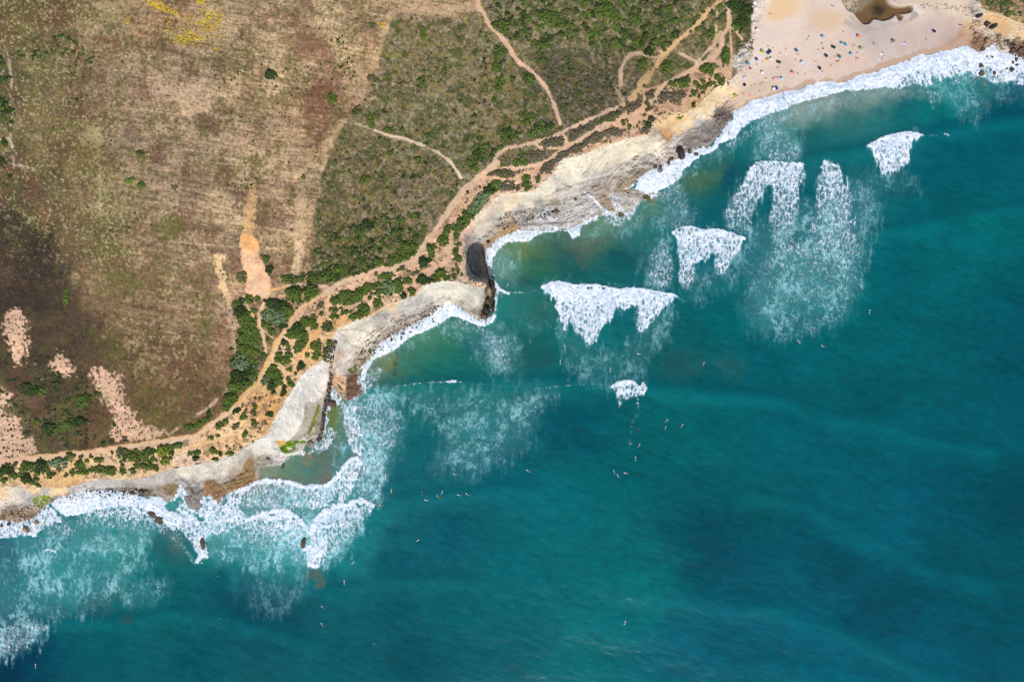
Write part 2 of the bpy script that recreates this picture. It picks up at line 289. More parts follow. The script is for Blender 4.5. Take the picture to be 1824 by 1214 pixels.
def stroke(line, w, c, soft=1.0, namp=0.8, alpha=1.0, brk=0.0):
    global A, path_m
    P = catmull(line, False, 4)
    bx = box_of(P, 24)
    d = line_dist(P, 22)[bx]
    m = sstep(soft, -soft, d - w * 0.56 * (1 + .45 * n_a[bx]) + namp * (1.0 * n_b[bx] + .8 * n_f[bx])) * alpha
    if brk: m = m * sstep(-.3, .2, n_a[bx] + n_f[bx] * .6 + 0.4 - brk)
    if c is not None: A[bx] = mix(A[bx], lin(c), m)
    path_m[bx] = np.maximum(path_m[bx], m)
path_m = np.zeros(X.shape, np.float32)

# ---- grassy field: tilled furrows, dry tufts, darker weeds
far = sstep(-2, 2, dH)
fm = (far * (1 - mS) * (1 - mSo)).astype(np.float32)
fur = fbm(2.0, 2, 21, 9, 16.0); fur2 = fbm(7, 2, 22, 9, 14.0); tuft = fbm(2.3, 2, 23); weeds = fbm(26, 4, 24); fleck = fbm(4.5, 3, 25)
dryness = sstep(40, 330, X) * sstep(820, 560, Y)
hf = rng.standard_normal(X.shape).astype(np.float32); hf = .5 * hf + .25 * (np.roll(hf, 1, 1) + np.roll(hf, 1, 0))
gain = 1 + fm * (0.34 * fur * dryness + 0.14 * fur2 * dryness + 0.26 * tuft + 0.16 * fleck + 0.12 * weeds + .10 * hf)
A = A * np.maximum(gain, .25)[..., None]
# olive moss patches and purplish dead weeds
m = fm * sstep(.22, .46, weeds + .40 * fleck + .10 * sstep(380, 120, X)) * .6
A = mix(A, lin((100, 92, 50)), m)
pur = fbm(30, 4, 26, 70, 1.6)
m = fm * sstep(.24, .5, pur + .4 * tuft) * .6
A = mix(A, lin((112, 80, 64)), m)
m = fm * sstep(.25, .6, fbm(5, 3, 27) + .3 * fbm(50, 2, 28)) * .5
A = mix(A, lin((196, 172, 136)), m * dryness)
m = fm * sstep(.5, .7, fbm(3.4, 2, 29) + .25 * weeds) * .7
A = mix(A, lin((70, 84, 38)), m)
# old wheel lines across the field
for k in range(24):
    y0 = 40 + 19 * k + 6 * math.sin(k * 2.1); xa = 165 + 4 * k + 50 * math.sin(k * 3.3) ** 2; xb = 600 - 4 * k - 90 * math.sin(k * 1.7) ** 2
    stroke([(xa, y0 + .09 * (xa - 170)), (300, y0 + 15), (430, y0 + 26), (xb, y0 + .09 * (xb - 170))], 1.3 + .5 * (k % 3), (112, 90, 70) if k % 4 else (202, 180, 146), .8, .6, .5, .22)
A = mix(A, lin((190, 176, 138)), fm * sstep(.42, .75, fbm(3.2, 2, 61 + 100) + .25 * weeds) * sstep(300, 200, X) * sstep(560, 420, Y) * .55)
A = mix(A, lin((74, 62, 50)), fm * sstep(.45, .8, fbm(3.0, 2, 163) + .2 * pur) * .45)
stroke([(20,55),(120,62),(190,72),(290,88),(400,108)], 4, (104,84,62), 1.6, 1.6, .75, .08)
stroke([(175,95),(180,180),(192,250),(200,300),(230,380),(245,430)], 2.4, (108,88,66), 1, .8, .5, .2)
stroke([(4,70),(16,110),(20,160),(18,200),(21,260),(25,300)], 3, (196,172,150), 1, 1.2, .75, .1)
stroke([(0,250),(15,247),(22,262)], 4, (205,190,170), 1, 1, .8)
stroke([(15,290),(30,294),(60,300)], 3, (205,190,165), 1, 1.6, .6, .3)
stroke([(178,300),(178,345),(180,372)], 5, (180,172,126), 2, 3, .5, .3); stroke([(162,310),(163,350),(165,370)], 4, (176,168,122), 2, 3, .4, .35)
rough = n_b + .9 * n_f
for P, c, a in (([(275,395),(320,388),(322,420),(290,428)], (88,90,46), .75), ([(222,262),(262,266),(262,286),(232,284)], (98,96,52), .7), ([(264,262),(292,266),(290,292),(268,290)], (96,68,58), .7), ([(538,165),(590,150),(596,190),(566,262),(545,240)], (106,72,58), .6),
                ([(350,205),(372,208),(368,235),(352,228)], (96,86,64), .6), ([(376,100),(425,104),(412,140),(385,132)], (94,86,58), .65), ([(220,225),(245,215),(248,250),(225,250)], (104,80,70), .5), ([(440,70),(470,74),(465,90),(445,85)], (112,82,66), .5),
                ([(500,60),(575,70),(580,110),(520,95)], (136,100,80), .45), ([(440,280),(470,285),(460,300),(445,295)], (88,82,50), .6), ([(340,480),(370,470),(385,500),(350,515)], (112,84,66), .5), ([(190,480),(250,490),(240,530),(200,520)], (92,92,48), .6), ([(350,600),(372,560),(380,610),(360,625)], (84,90,42), .6)):
    paint(P, c, 4, 7, rough, a, .1)
paint([(-40,390),(60,400),(110,470),(150,560),(190,640),(150,700),(60,700),(-40,650)], (60,50,44), 14, 12, n_a + .5 * n_f, .55)
# light scree round the field
paint([(280,150),(320,142),(372,150),(385,175),(372,200),(330,205),(312,185),(285,168)], (214,184,150), 5, 9, n_a, .7, .4)
paint([(150,215),(175,225),(180,260),(165,270),(152,250)], (178,166,118), 5, 8, n_a, .6, .4)
paint([(520,320),(545,330),(552,400),(548,450),(530,470),(518,420),(525,370)], (206,180,142), 6, 9, n_a, .5, .35)
paint([(525,430),(540,435),(538,470),(528,495),(518,500),(520,460)], (216,190,155), 3, 5, n_a, .8, .1)
paint([(432,385),(442,340),(448,320),(458,340),(455,400),(452,424),(434,422)], (204,166,118), 3, 4, n_a, .75, .1)
paint([(430,418),(456,424),(462,450),(470,470),(478,490),(482,510),(475,530),(450,528),(437,515),(441,500),(437,490),(430,470),(428,445)], (228,186,148), 1.5, 2.5, n_b, 1, 0)
paint([(432,417),(456,424),(460,440),(445,450),(434,440)], (226,170,105), 3, 2, n_b, .8)
paint([(380,452),(402,455),(399,470),(405,500),(413,548),(405,545),(392,510),(384,475)], (216,186,140), 1.5, 4, n_b, .95, .12)
paint([(401,520),(412,535),(416,560),(422,620),(424,690),(416,690),(414,620),(405,560)], (186,160,138), 2, 2, n_b, .7, .1)
for P in ([(8,572),(28,548),(43,560),(48,600),(44,640),(25,642),(12,612)], [(95,642),(104,626),(120,640),(130,657),(124,676),(108,669),(88,656)],
          [(163,662),(185,660),(212,670),(215,690),(222,710),(236,735),(256,762),(250,776),(205,776),(200,740),(190,720),(175,700)],
          [(-30,725),(0,728),(25,740),(45,765),(68,800),(30,816),(-30,822)], [(-30,690),(0,690),(18,705),(12,722),(-30,722)]):
    paint(P, (214, 180, 152), 4.5, 6, n_b + .8 * n_a + .6 * n_f, .92, .2)
paint([(200,765),(255,758),(300,770),(262,783),(205,782)], (214,180,148), 2, 4, n_b, .9, .15)
# faint rim of bare earth under the ploughed land
stroke([(300,775),(340,745),(372,725),(398,700),(412,690)], 3.5, (206,178,150), 1.2, 1.6, .75, .2)
# sandy verge of the upper track and field corner
stroke([(640,190),(626,205),(606,222),(590,250),(578,285),(571,320),(566,350)], 6, (196,166,134), 2.2, 2, .5, .1)
stroke([(560,360),(552,410),(550,460),(545,500)], 5, (196,168,136), 2, 2.5, .6, .1)
stroke([(680,60),(700,24),(760,20),(806,17),(852,12)], 12, (202,170,138), 4, 4, .5, .15)
stroke([(650,60),(665,80),(660,120),(650,160),(645,185)], 14, (192,162,130), 6, 5, .45, .15)
stroke([(640,165),(655,178),(668,172),(672,150)], 5, (190,172,152), 2, 2, .55, .15)
# burnt and lilac patches of the scrubland
sm = (far * mS * (1 - mSo)).astype(np.float32)
s1 = .6 * fbm(2.6, 2, 31); s2 = fbm(8, 4, 32); s3 = fbm(34, 3, 33)
A = A * np.maximum(1.04 + sm * (.42 * s1 + .20 * s2 + .10 * s3 + .11 * hf), .2)[..., None]
A = mix(A, lin((168,156,138)), sm * sstep(.30, .6, fbm(4, 2, 34) + .15 * s3) * .55)
A = mix(A, lin((138,122,66)), sm * sstep(.25, .6, fbm(10, 3, 35) + .3 * s1) * .5)
A = mix(A, lin((62,80,34)), sm * sstep(.18, .5, fbm(9, 4, 36) + .2 * s3 + .25 * sstep(900, 1050, X) * sstep(170, 60, Y)) * .7)
ring = sd([(960,90),(1010,78),(1060,82),(1100,105),(1108,150),(1105,190),(1030,220),(1005,222),(985,170),(960,135)], 22)
A = mix(A, lin((82,74,66)), sstep(-4, 6, ring + 3 * n_b) * sstep(-.3, .5, s2 + .6 * s1) * .5 * sm)

# ---- paths
PEACH = (214,182,150); OCH = (220,178,118); PALE = (222,196,168)
stroke(MAIN[:24], 8.0, (214,176,134)); stroke(MAIN[20:], 10.0, (210,180,150)); stroke(MAIN[:13], 5, (212,178,142))
stroke(MAIN[12:18], 8, (216,176,118))
stroke(LOWER, 7.0, (214,182,152)); stroke(UPPER, 5.5, (210,182,154), .9, 1.2, .95)
stroke([(1092,215),(1115,206),(1140,197),(1155,205),(1140,212),(1120,220),(1100,224)], 10, (210,172,142), 1.5, 1.2)
stroke([(878,318),(912,320),(932,312),(951,304),(962,296)], 5, (214,176,136)); stroke([(859,317),(886,320)], 6, (214,176,140))
stroke([(962,263),(987,264),(1000,264)], 4, PEACH); stroke([(1003,240),(1008,250),(1012,262)], 5, PEACH)
stroke([(949,256),(962,262)], 3, PEACH)
stroke([(852,-30),(852,10),(862,25),(872,45),(900,75),(912,95),(927,114),(937,119),(957,138),(972,155),(982,175),(990,195),(998,220)], 6, (212,178,150))
stroke([(616,218),(636,221),(669,233)], 3, (190,172,150), 1, 1.2, .7, .15)
stroke([(669,233),(694,242),(719,247),(756,260)], 4, (222,200,176)); stroke([(770,268),(781,273),(801,288),(813,304),(822,316)], 4.5, (218,196,170)); stroke([(756,260),(770,268)], 1.5, (190,172,150))
stroke([(779,140),(744,185),(722,226)], 2.6, (158,148,124), 1, 1, .6, .1); stroke([(706,250),(676,300),(666,324),(650,356)], 3.0, (160,148,124), 1, 1, .6, .05)
stroke([(700,150),(716,152),(735,153)], 2, (205,180,150), .8, .8, .7, .2)
stroke([(826,80),(832,65),(840,52)], 2.5, (190,170,146), 1, 1, .6, .2)
stroke([(1293,-20),(1285,0),(1257,25),(1237,48),(1212,70),(1192,90),(1177,98),(1172,110),(1160,130),(1142,148),(1132,170),(1112,188)], 8.5, (206,172,128), 1.4, 2.6, .95, .0)
stroke([(1190,92),(1176,104),(1166,122),(1150,142)], 13, (206,174,126), 2.5, 3, .75, .12)
stroke([(1130,96),(1150,99),(1172,104)], 4.5, (208,178,142)); stroke([(1142,94),(1128,97),(1117,104),(1108,120),(1106,140),(1107,152)], 6, (208,178,150)); stroke([(1106,150),(1100,162),(1110,178)], 7, (196,168,136), 1.5, 2, .7, .15)
stroke([(1092,100),(1086,115),(1083,138)], 2, (180,160,132), .8, .8, .6, .15)
stroke([(1210,95),(1237,108),(1250,111)], 3.5, (204,176,144)); stroke([(1275,78),(1257,95),(1240,113)], 4.5, (214,190,160))
stroke([(1288,60),(1277,72),(1270,92),(1262,106)], 9, (208,176,140), 2, 2, .8)
stroke([(1277,-20),(1278,12),(1276,40),(1275,73)], 2, (202,176,140)); stroke([(1300,45),(1302,75),(1303,105),(1297,125),(1284,112),(1262,108)], 3.6, (210,172,138))
stroke([(1302,48),(1312,57),(1323,71)], 2.6, (216,184,148)); stroke([(1288,80),(1303,84)], 2.4, PEACH)
stroke([(1235,128),(1232,150),(1228,168),(1218,190)], 5, (206,166,134)); stroke([(1146,160),(1148,180),(1142,193)], 4.5, (206,168,138)); stroke([(1147,160),(1160,158),(1176,154)], 3, (206,168,138))
stroke([(1160,188),(1190,190),(1215,193),(1232,178)], 6, (208,172,142), 1.5, 2, .8, .1); stroke([(1170,168),(1190,173),(1215,178)], 2.2, (204,172,142), .8, .6, .9)
stroke([(1284,112),(1290,122),(1296,132)], 10, (208,176,142), 2, 2, .9)
# west network
stroke([(478,518),(490,515),(511,510)], 4, (218,172,112)); stroke([(511,510),(525,507),(540,506),(560,509),(584,511)], 4.2, (216,186,160))
stroke([(538,508),(539,520),(539,534)], 1.6, (200,178,150))
stroke([(474,520),(470,540),(465,551),(462,570),(466,585),(471,610),(474,626)], 5.2, (220,184,144)); stroke([(435,528),(444,552),(455,568),(463,582)], 4.2, (218,184,140))
stroke([(468,586),(476,594),(486,602)], 1.6, (205,180,150)); stroke([(446,500),(462,518),(474,524)], 12, (222,186,152), 2, 2)
stroke([(594,520),(586,532),(580,546),(584,561),(566,570),(571,578)], 4.5, (216,180,146)); stroke([(575,568),(569,585),(560,597),(554,607),(544,623),(531,637),(527,648),(524,658),(511,669),(499,690)], 5, (220,174,112))
stroke([(556,558),(566,561),(575,568)], 3.5, (212,178,144))
stroke([(507,600),(515,606),(521,623),(528,634)], 2.6, (218,186,148)); stroke([(486,640),(499,648),(507,665),(509,672)], 4, (218,178,122)); stroke([(490,625),(505,626),(522,627)], 2.6, (220,184,140))
stroke([(530,648),(540,646),(552,640)], 7, (214,176,124), 2, 2, .8)
stroke([(587,561),(603,555),(618,547),(639,541),(651,530),(663,520),(677,515),(684,510),(687,500)], 3.2, (214,178,144))
stroke([(591,556),(603,548),(611,545)], 3, (214,180,146)); stroke([(611,545),(611,530),(610,520)], 1.6, (206,178,150))
stroke([(804,392),(804,422),(801,444),(798,462),(788,472),(770,478),(757,483),(746,493),(738,508)], 5.5, (212,176,146))
paint([(782,436),(800,444),(808,470),(800,485),(780,482),(765,480),(770,468),(782,455)], (212,178,148), 2, 1.5)
paint([(740,460),(752,470),(765,480),(748,490),(728,489),(712,486),(722,474)], (210,174,142), 2, 1.2)
# west foot of the network
stroke([(-20,864),(0,856),(15,844),(26,840),(40,842)], 2.4, OCH); stroke([(50,841),(63,848),(88,856),(113,843),(130,828),(140,815)], 5, (218,172,104))
stroke([(138,813),(150,822),(163,826),(200,828),(225,826),(250,818),(288,808),(326,800),(363,790),(401,778),(430,770)], 5.0, (220,178,124))
stroke([(60,850),(90,862),(120,858),(140,848)], 10, (216,170,96), 3, 2, .9, .05)
paint([(330,790),(400,778),(440,740),(452,722),(470,740),(460,775),(430,795),(390,800),(350,800)], (218,174,108), 4, 3, n_b, .85)
paint([(455,705),(475,700),(500,708),(502,735),(488,752),(468,755),(452,735)], (208,156,78), 4, 3, n_b, .9)
paint([(310,815),(345,808),(368,820),(345,828),(315,830)], (228,186,150), 2, 2, n_b, .9)
paint([(600,560),(640,566),(625,572),(600,580),(590,590),(588,575)], (226,176,116), 3, 3, n_b, .7)

_l = A @ np.array([.2126,.7152,.0722],np.float32); _k = mSo * sstep(560, 480, X) * .22; A = (A + (_l[..., None] - A) * _k[..., None]) * (1 + .12 * (_k > 0) * mSo * sstep(560, 480, X))[..., None]
A = A * np.maximum(1 + (mSo * (1 - path_m * .7)) * (.17 * fbm(2.6, 2, 41) + .13 * fbm(7, 3, 42) + .06 * hf) + path_m * (.09 * fbm(3, 2, 43) + .08 * fbm(9, 3, 46)), .2)[..., None]
# dead low scrub between the tracks
dead = mSo * (1 - path_m) * sstep(.18, .45, fbm(7, 3, 44) + .3 * fbm(2.5, 2, 45) + .18 * sstep(700, 1000, X)) * sstep(1, 8, dH)
A = mix(A, lin((122, 104, 84)), dead * .75)

# ---- cliffs, shelf, beach
mC = sstep(1.2, -1.2, dH + .9 * n_b)
cr = coast.copy()
beach = sstep(1300, 1322, X + .35 * (Y - 150) * (Y < 150)) * sstep(1745, 1712, X + 6 * n_a) * sstep(-4, 4, Y + 8 - .0 * X)
cliffness = (1 - beach)
al = (X * .88 - Y * .47) * .22; sA = fbm(2.4, 3, 151, x=al, y=dS); sB = fbm(7, 3, 152, x=al * .7, y=dS)
strat = np.sin((dS * 1.25 + 4.5 * n_a + 1.0 * n_b) * 1.05) * sstep(-.5, .3, fbm(20, 3, 57)); strat2 = fbm(3, 3, 51, -28, 6)
rk = fbm(2.2, 2, 52); rk2 = fbm(8, 4, 53)
_cl = cr @ np.array([.25,.65,.10],np.float32); cr = cr + (_cl[..., None] - cr) * (.22 * cliffness)[..., None]; cream = sstep(.42, .62, _cl)
cr = cr * np.maximum(1.03 + cliffness * (1 - .45 * cream) * (1 - .7 * sstep(.2, .6, cove)) * (.07 * strat * sstep(0, 14, dS) + .11 * rk + .10 * rk2 + .24 * sA * (.4 + .6 * sstep(460, 520, X)) + .16 * sB + .09 * hf + .05) + beach * (.022 * rk + .03 * rk2 + .018 * hf), .15)[..., None]
A = mix(A, cr, mC)
crk = np.abs(fbm(12, 3, 55, -20, 2.2)); crk2 = np.abs(fbm(22, 3, 56, 20, 1.5))
cr = cr * (1 - cliffness * (.42 * sstep(.05, .0, crk) * sstep(0, .4, n_a) + .35 * sstep(.03, .0, crk2)))[..., None]
A = mix(A, cr, mC)
# wet sand
wet = beach * sstep(1.2, -1.2, dS - np.interp(X, [1300, 1360, 1500, 1700, 1740], [4, 7, 9, 12, 18]) + 3.4 * n_a + 1.2 * n_b) * (dS > 0)
A = mix(A, lin((182, 156, 136)), wet * .9)
A = mix(A, lin((176, 162, 152)), beach * sstep(.0, .9, fbm(70, 3, 54)) * .35 * (1 - wet))

def cp(poly, c, soft=1.2, namp=1.6, alpha=1.0, speck=0, nz=None):
    paint(poly, c, soft, namp, nz, alpha, speck)
# outlet pool on the beach
POND = [(1508,15),(1520,22),(1530,34),(1536,40),(1548,42),(1556,33),(1572,36),(1586,33),(1596,26),(1600,34),(1606,35),(1608,28),(1604,24),(1622,22),(1626,14),(1622,9),(1608,12),(1594,10),(1580,0),(1566,-30),(1500,-60),(1490,-30),(1500,0)]
pm = sstep(-1.2, 1.2, sd(catmull(POND, True, 3), 22) + .8 * n_b)
A = mix(A, lin((112, 88, 58)), pm)
A = mix(A, lin((60, 54, 42)), pm * sstep(-2, 12, sd([(1560,0),(1580,4),(1590,20),(1570,32),(1552,26),(1552,8)], 22) + 3 * n_b))
A = mix(A, lin((140, 126, 104)), pm * sstep(-2, 8, sd([(1500,-20),(1540,-20),(1560,0),(1540,20),(1525,26),(1508,12)], 22) + 3 * n_b) * .9)
cp([(1500,-40),(1530,-40),(1528,0),(1522,16),(1510,16),(1502,0)], (200,184,150), 1.5, 3, .9, .3)
stroke([(1508,40),(1528,50),(1552,54),(1572,46),(1598,42),(1620,36)], 6, (168,158,152), 3, 2, .55); stroke([(1516,30),(1530,42),(1550,50)], 3, (160,150,144), 2, 1, .5)
cp([(1627,10),(1640,10),(1650,17),(1646,24),(1638,25),(1630,18)], (216,210,198), 1, 1)
cp([(1628,20),(1636,27),(1628,34),(1620,38),(1622,28)], (160,152,148), 1.5, 1, .8)
stroke([(1640,12),(1665,14),(1690,17),(1720,20),(1745,28)], 9, (206,192,176), 2, 3, .8, .15)
cp([(1380,-20),(1420,-20),(1415,20),(1395,36),(1375,25)], (222,190,148), 8, 5, .55)
cp([(1450,28),(1500,20),(1490,46),(1460,46)], (214,186,152), 8, 5, .45)
# east rocks
cp([(1750,55),(1775,60),(1800,80),(1808,97),(1795,97),(1778,75),(1756,66)], (196,188,172), 2, 2.5, .9)
cp([(1736,58),(1750,62),(1765,80),(1745,92),(1728,82)], (132,100,72), 2, 4, .8, .2)
cp([(1800,78),(1840,75),(1840,102),(1805,100)], (124,96,66), 2, 4, .85, .1)
cp([(1768,26),(1790,32),(1800,60),(1780,58),(1755,30)], (218,176,120), 3, 4, .8)
# near headland and central shelf
cp([(865,512),(876,503),(886,512),(882,535),(880,556),(868,570),(857,569),(860,552),(866,535)], (78,66,56), 1.2, 1.2)
cp([(868,538),(873,538),(872,546),(866,546)], (150,132,60), 1, 1, .9)
cp([(868,512),(873,510),(875,516),(872,532),(867,530)], (158,144,120), 1, 1, .8)
stroke([(858,438),(872,430),(892,419),(910,407),(918,404)], 8, (170,136,92), 2, 1.6, .9)
stroke([(900,420),(915,412),(930,407)], 4, (112,106,60), 1.5, 2, .8, .15)
stroke([(860,440),(862,460),(868,480),(872,495)], 5, (120,98,74), 1.5, 1, .8)
for q in range(16):
    x0 = 690 + 7 * q
# ledges and channels of the western shelf
cp([(556,668),(582,666),(580,690),(573,706),(556,702),(540,706),(542,690)], (224,217,206), .8, .8, 1)
cp([(526,705),(552,702),(572,707),(558,716),(543,720),(541,745),(530,765),(516,783),(492,784),(488,775),(500,745)], (221,214,202), .8, .8, 1)
cp([(544,718),(560,716),(572,708),(570,722),(560,742),(552,770),(530,782),(518,782),(536,765),(541,745)], (178,166,152), .8, .8, 1)
cp([(566,722),(570,726),(562,750),(552,776),(547,778),(550,760),(558,742)], (122,128,58), 1.0, 1.4, .95)
cp([(495,786),(545,784),(541,790),(528,792),(524,802),(508,808),(500,800)], (96,128,24), 1, 1.6, 1, .02)
cp([(510,796),(520,798),(516,804)], (205,195,170), .8, .8)
cp([(490,785),(508,785),(506,792),(497,794)], (206,158,96), 1, 1)
cp([(57,884),(92,882),(94,890),(84,898),(75,902),(60,895)], (112,136,22), 1, 1.6, 1, .02)
cp([(598,660),(606,645),(618,646),(617,662),(612,670),(616,680),(606,682)], (196,186,174), .8, .8)
stroke([(611,668),(640,668)], 1.2, (110,88,66), .6, .3, .8); stroke([(617,646),(640,645)], 1.2, (196,172,140), .6, .3, .8)
cp([(596,668),(614,672),(612,680),(618,690),(612,700),(598,690),(594,676)], (214,176,140), 1, 1)
cp([(619,672),(638,668),(650,694),(640,706),(618,712)], (118,88,70), .8, 1.0, 1)
stroke([(620,678),(619,700)], 1.8, (74,74,36), .6, .6, .9)
for (a, b_) in (((633,640),(646,638)), ((622,658),(632,652)), ((628,662),(634,659)), ((602,686),(608,692)), ((659,622),(661,632))):
    stroke([a, b_], 4, (78,92,30), 1, 1.6, .95)
stroke([(606,616),(640,609),(660,601),(680,594),(685,585)], 3.2, (226,220,208), 1, .6, .9)
stroke([(684,560),(690,575),(692,585),(680,592)], 1.4, (128,114,96), .7, .6, .7)
stroke([(604,590),(620,586),(650,589),(668,600)], 1.6, (150,138,118), .8, .6, .7)
stroke([(1000,322),(1045,305),(1090,292),(1130,280),(1165,270)], 2.2, (206,196,176), 1, .8, .6); stroke([(1000,334),(1050,318),(1100,306),(1150,292),(1195,262),(1210,248)], 2.2, (212,206,198), .9, .8, .8)
stroke([(1126,284),(1132,279),(1138,279)], 1.8, (74,64,54), .6, .4, .9); stroke([(985,345),(994,338)], 2, (92,82,72), .6, .5, .9); stroke([(970,352),(1020,330),(1060,318)], 1.2, (148,136,120), .7, .8, .6)
stroke([(1008,330),(1018,333)], 1.6, (92,82,72), .6, .5, .8)
cp([(1065,348),(1078,347),(1095,370),(1087,378),(1072,365)], (146,120,88), 1, 1.2)
cp([(1100,338),(1125,325),(1135,310),(1145,308),(1138,325),(1122,340),(1105,342),(1085,336)], (156,132,100), 1.2, 1.6, .8)
cp([(1178,232),(1192,228),(1198,246),(1188,245)], (188,146,102), 1.2, 1)
cp([(1165,222),(1180,208),(1210,204),(1240,200),(1235,210),(1215,222),(1205,240),(1194,232),(1176,230)], (224,186,132), 2, 5, .6, .15)
cp([(1245,196),(1275,178),(1300,160),(1312,150),(1312,170),(1290,180),(1262,194)], (228,196,146), 3, 5, .55, .15)
stroke([(1266,208),(1285,205),(1302,206)], 1.6, (92,78,66), .6, .8, .9); stroke([(1264,207),(1280,211),(1300,210)], 1.4, (92,78,66), .6, .8, .8)
cp([(1302,112),(1312,92),(1335,85),(1340,100),(1332,115),(1318,124),(1306,122)], (206,202,194), 1.4, 3, .8, .15)
# western shelf
cp([(291,866),(308,860),(322,870),(318,884),(300,880)], (142,122,90), 1, 1)
cp([(318,852),(340,856),(358,866),(352,876),(342,868),(322,860)], (176,172,168), 1.2, 1)
cp([(326,870),(355,866),(366,885),(364,900),(352,915),(344,890)], (138,130,122), 1, 1)
cp([(366,862),(378,856),(398,868),(406,880),(392,896),(380,892),(368,876)], (146,114,84), 1.2, 1.5)
cp([(400,862),(425,848),(434,826),(444,815),(450,820),(455,840),(456,858),(430,868),(412,876)], (146,120,86), 1.2, 1.2)
cp([(200,872),(240,868),(265,874),(282,884),(262,886),(235,878)], (104,90,78), 1.5, 2, .85, .1)
stroke([(150,866),(165,872),(200,870),(212,868)], 1.6, (96,86,78), .8, 1.2, .8, .1)
stroke([(0,918),(30,916),(60,918)], 9, (126,106,78), 2, 3, .9, .1); stroke([(0,917),(12,915)], 5, (92,98,48), 1.5, 1.5, .8)
# debris shadows-free dark stones are built as boulders, here only their gravel bed
rock_m = mC * cliffness

_wf = (1 - .8 * mC * cliffness)[..., None]; A = A * (1 + np.array([.075, 0, -.07], np.float32) * _wf)
# ================================================================= the sea
mW = (dS <= 0)
w1 = fbm(46, 4, 61, 14, 2.6); w2 = fbm(5, 3, 62, 18, 3.0); w3 = fbm(14, 4, 63, 20, 2.2); w4 = fbm(3, 2, 64, 30, 1.6)
openw = sstep(20, 220, -dS)
water = water * (np.array([.42, .99, .88], np.float32) * (1 - shal) + np.array([.95, .96, .92], np.float32) * shal)
_wm = water.reshape(-1, 3).mean(0); water = _wm * (np.maximum(water, 1e-5) / _wm) ** np.array([1.0, 1.12, 1.08], np.float32) * 1.0
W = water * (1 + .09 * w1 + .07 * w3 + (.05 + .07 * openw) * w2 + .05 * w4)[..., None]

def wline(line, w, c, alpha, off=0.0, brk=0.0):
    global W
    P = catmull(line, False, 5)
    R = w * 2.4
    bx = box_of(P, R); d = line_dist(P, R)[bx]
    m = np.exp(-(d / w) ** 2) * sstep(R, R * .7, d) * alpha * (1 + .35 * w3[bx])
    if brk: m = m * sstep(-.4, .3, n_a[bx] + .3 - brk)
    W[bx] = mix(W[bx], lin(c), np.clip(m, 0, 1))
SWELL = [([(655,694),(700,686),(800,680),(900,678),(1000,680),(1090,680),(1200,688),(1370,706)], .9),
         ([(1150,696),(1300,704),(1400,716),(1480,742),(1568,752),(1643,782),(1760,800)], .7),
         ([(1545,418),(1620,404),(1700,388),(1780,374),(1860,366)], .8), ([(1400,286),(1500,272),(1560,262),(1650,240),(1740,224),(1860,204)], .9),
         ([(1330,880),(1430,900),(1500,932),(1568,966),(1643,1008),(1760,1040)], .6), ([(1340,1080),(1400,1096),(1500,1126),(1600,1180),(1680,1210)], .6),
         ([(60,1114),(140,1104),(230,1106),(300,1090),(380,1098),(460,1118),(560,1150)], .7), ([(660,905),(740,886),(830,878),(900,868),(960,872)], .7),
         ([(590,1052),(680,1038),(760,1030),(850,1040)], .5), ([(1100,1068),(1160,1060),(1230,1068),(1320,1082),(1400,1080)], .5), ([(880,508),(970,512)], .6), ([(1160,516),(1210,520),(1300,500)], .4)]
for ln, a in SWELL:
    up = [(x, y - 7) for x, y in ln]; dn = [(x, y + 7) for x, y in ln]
    wline(up, 11, (0, 66, 80), .45 * a); wline(dn, 15, (10, 118, 120), .34 * a)  # swell shading in the water colour: dark wave face, bright aerated side
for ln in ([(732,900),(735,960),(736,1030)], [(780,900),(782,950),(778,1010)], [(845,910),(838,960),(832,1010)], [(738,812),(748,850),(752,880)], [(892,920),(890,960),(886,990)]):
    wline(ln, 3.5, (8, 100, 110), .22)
# sea bed showing through the shallows, sunken rocks
def sunk(poly, c, alpha, soft=3):
    global W
    P = catmull(poly, True, 3); bx = box_of(P, 22); s = sd(P, 22)[bx]
    soft = soft * 1.5 + 1; m = sstep(-soft, soft, s + 3.5 * n_b[bx] + 3 * n_a[bx]) * alpha * (.85 + .35 * n_b[bx] + .2 * n_f[bx])
    W[bx] = mix(W[bx], lin(c), np.clip(m, 0, 1))
sunk([(675,622),(700,632),(705,650),(695,662),(678,660),(672,640)], (108,114,70), .75); sunk([(706,628),(709,630),(704,664),(700,662)], (52,84,78), .7, 1.5)
sunk([(1225,320),(1255,300),(1285,305),(1280,320),(1250,335),(1228,338)], (72,106,82), .6); sunk([(1060,395),(1120,380),(1160,350),(1180,345),(1175,380),(1140,400),(1100,410)], (92,122,92), .5, 8)
sunk([(1024,440),(1050,420),(1080,425),(1050,450),(1045,478),(1028,465)], (92,102,84), .4, 6); sunk([(920,435),(935,436),(935,455),(922,458)], (104,112,52), .6, 5); sunk([(1144,345),(1158,342),(1170,350),(1160,362),(1146,362)], (96,98,44), .9, 2)
sunk([(590,722),(606,722),(606,760),(594,770),(584,760)], (106,118,62), .75, 4); sunk([(540,806),(555,806),(558,820),(550,832),(540,826)], (128,120,82), .8, 2); sunk([(560,815),(585,810),(605,830),(600,860),(575,862),(560,845)], (104,104,88), .5, 6)
sunk([(455,850),(480,852),(560,862),(600,855),(590,840),(540,850),(480,845)], (118,104,84), .55, 6)
sunk([(548,1014),(558,1010),(560,1025),(550,1030)], (82,96,84), .7, 2); sunk([(562,1012),(574,1016),(573,1028),(563,1026)], (92,100,82), .7, 1.6); sunk([(562,1026),(576,1024),(582,1030),(576,1042),(560,1044)], (88,98,80), .7, 1.6); sunk([(540,1028),(548,1030),(546,1038)], (70,90,84), .6, 1.5)
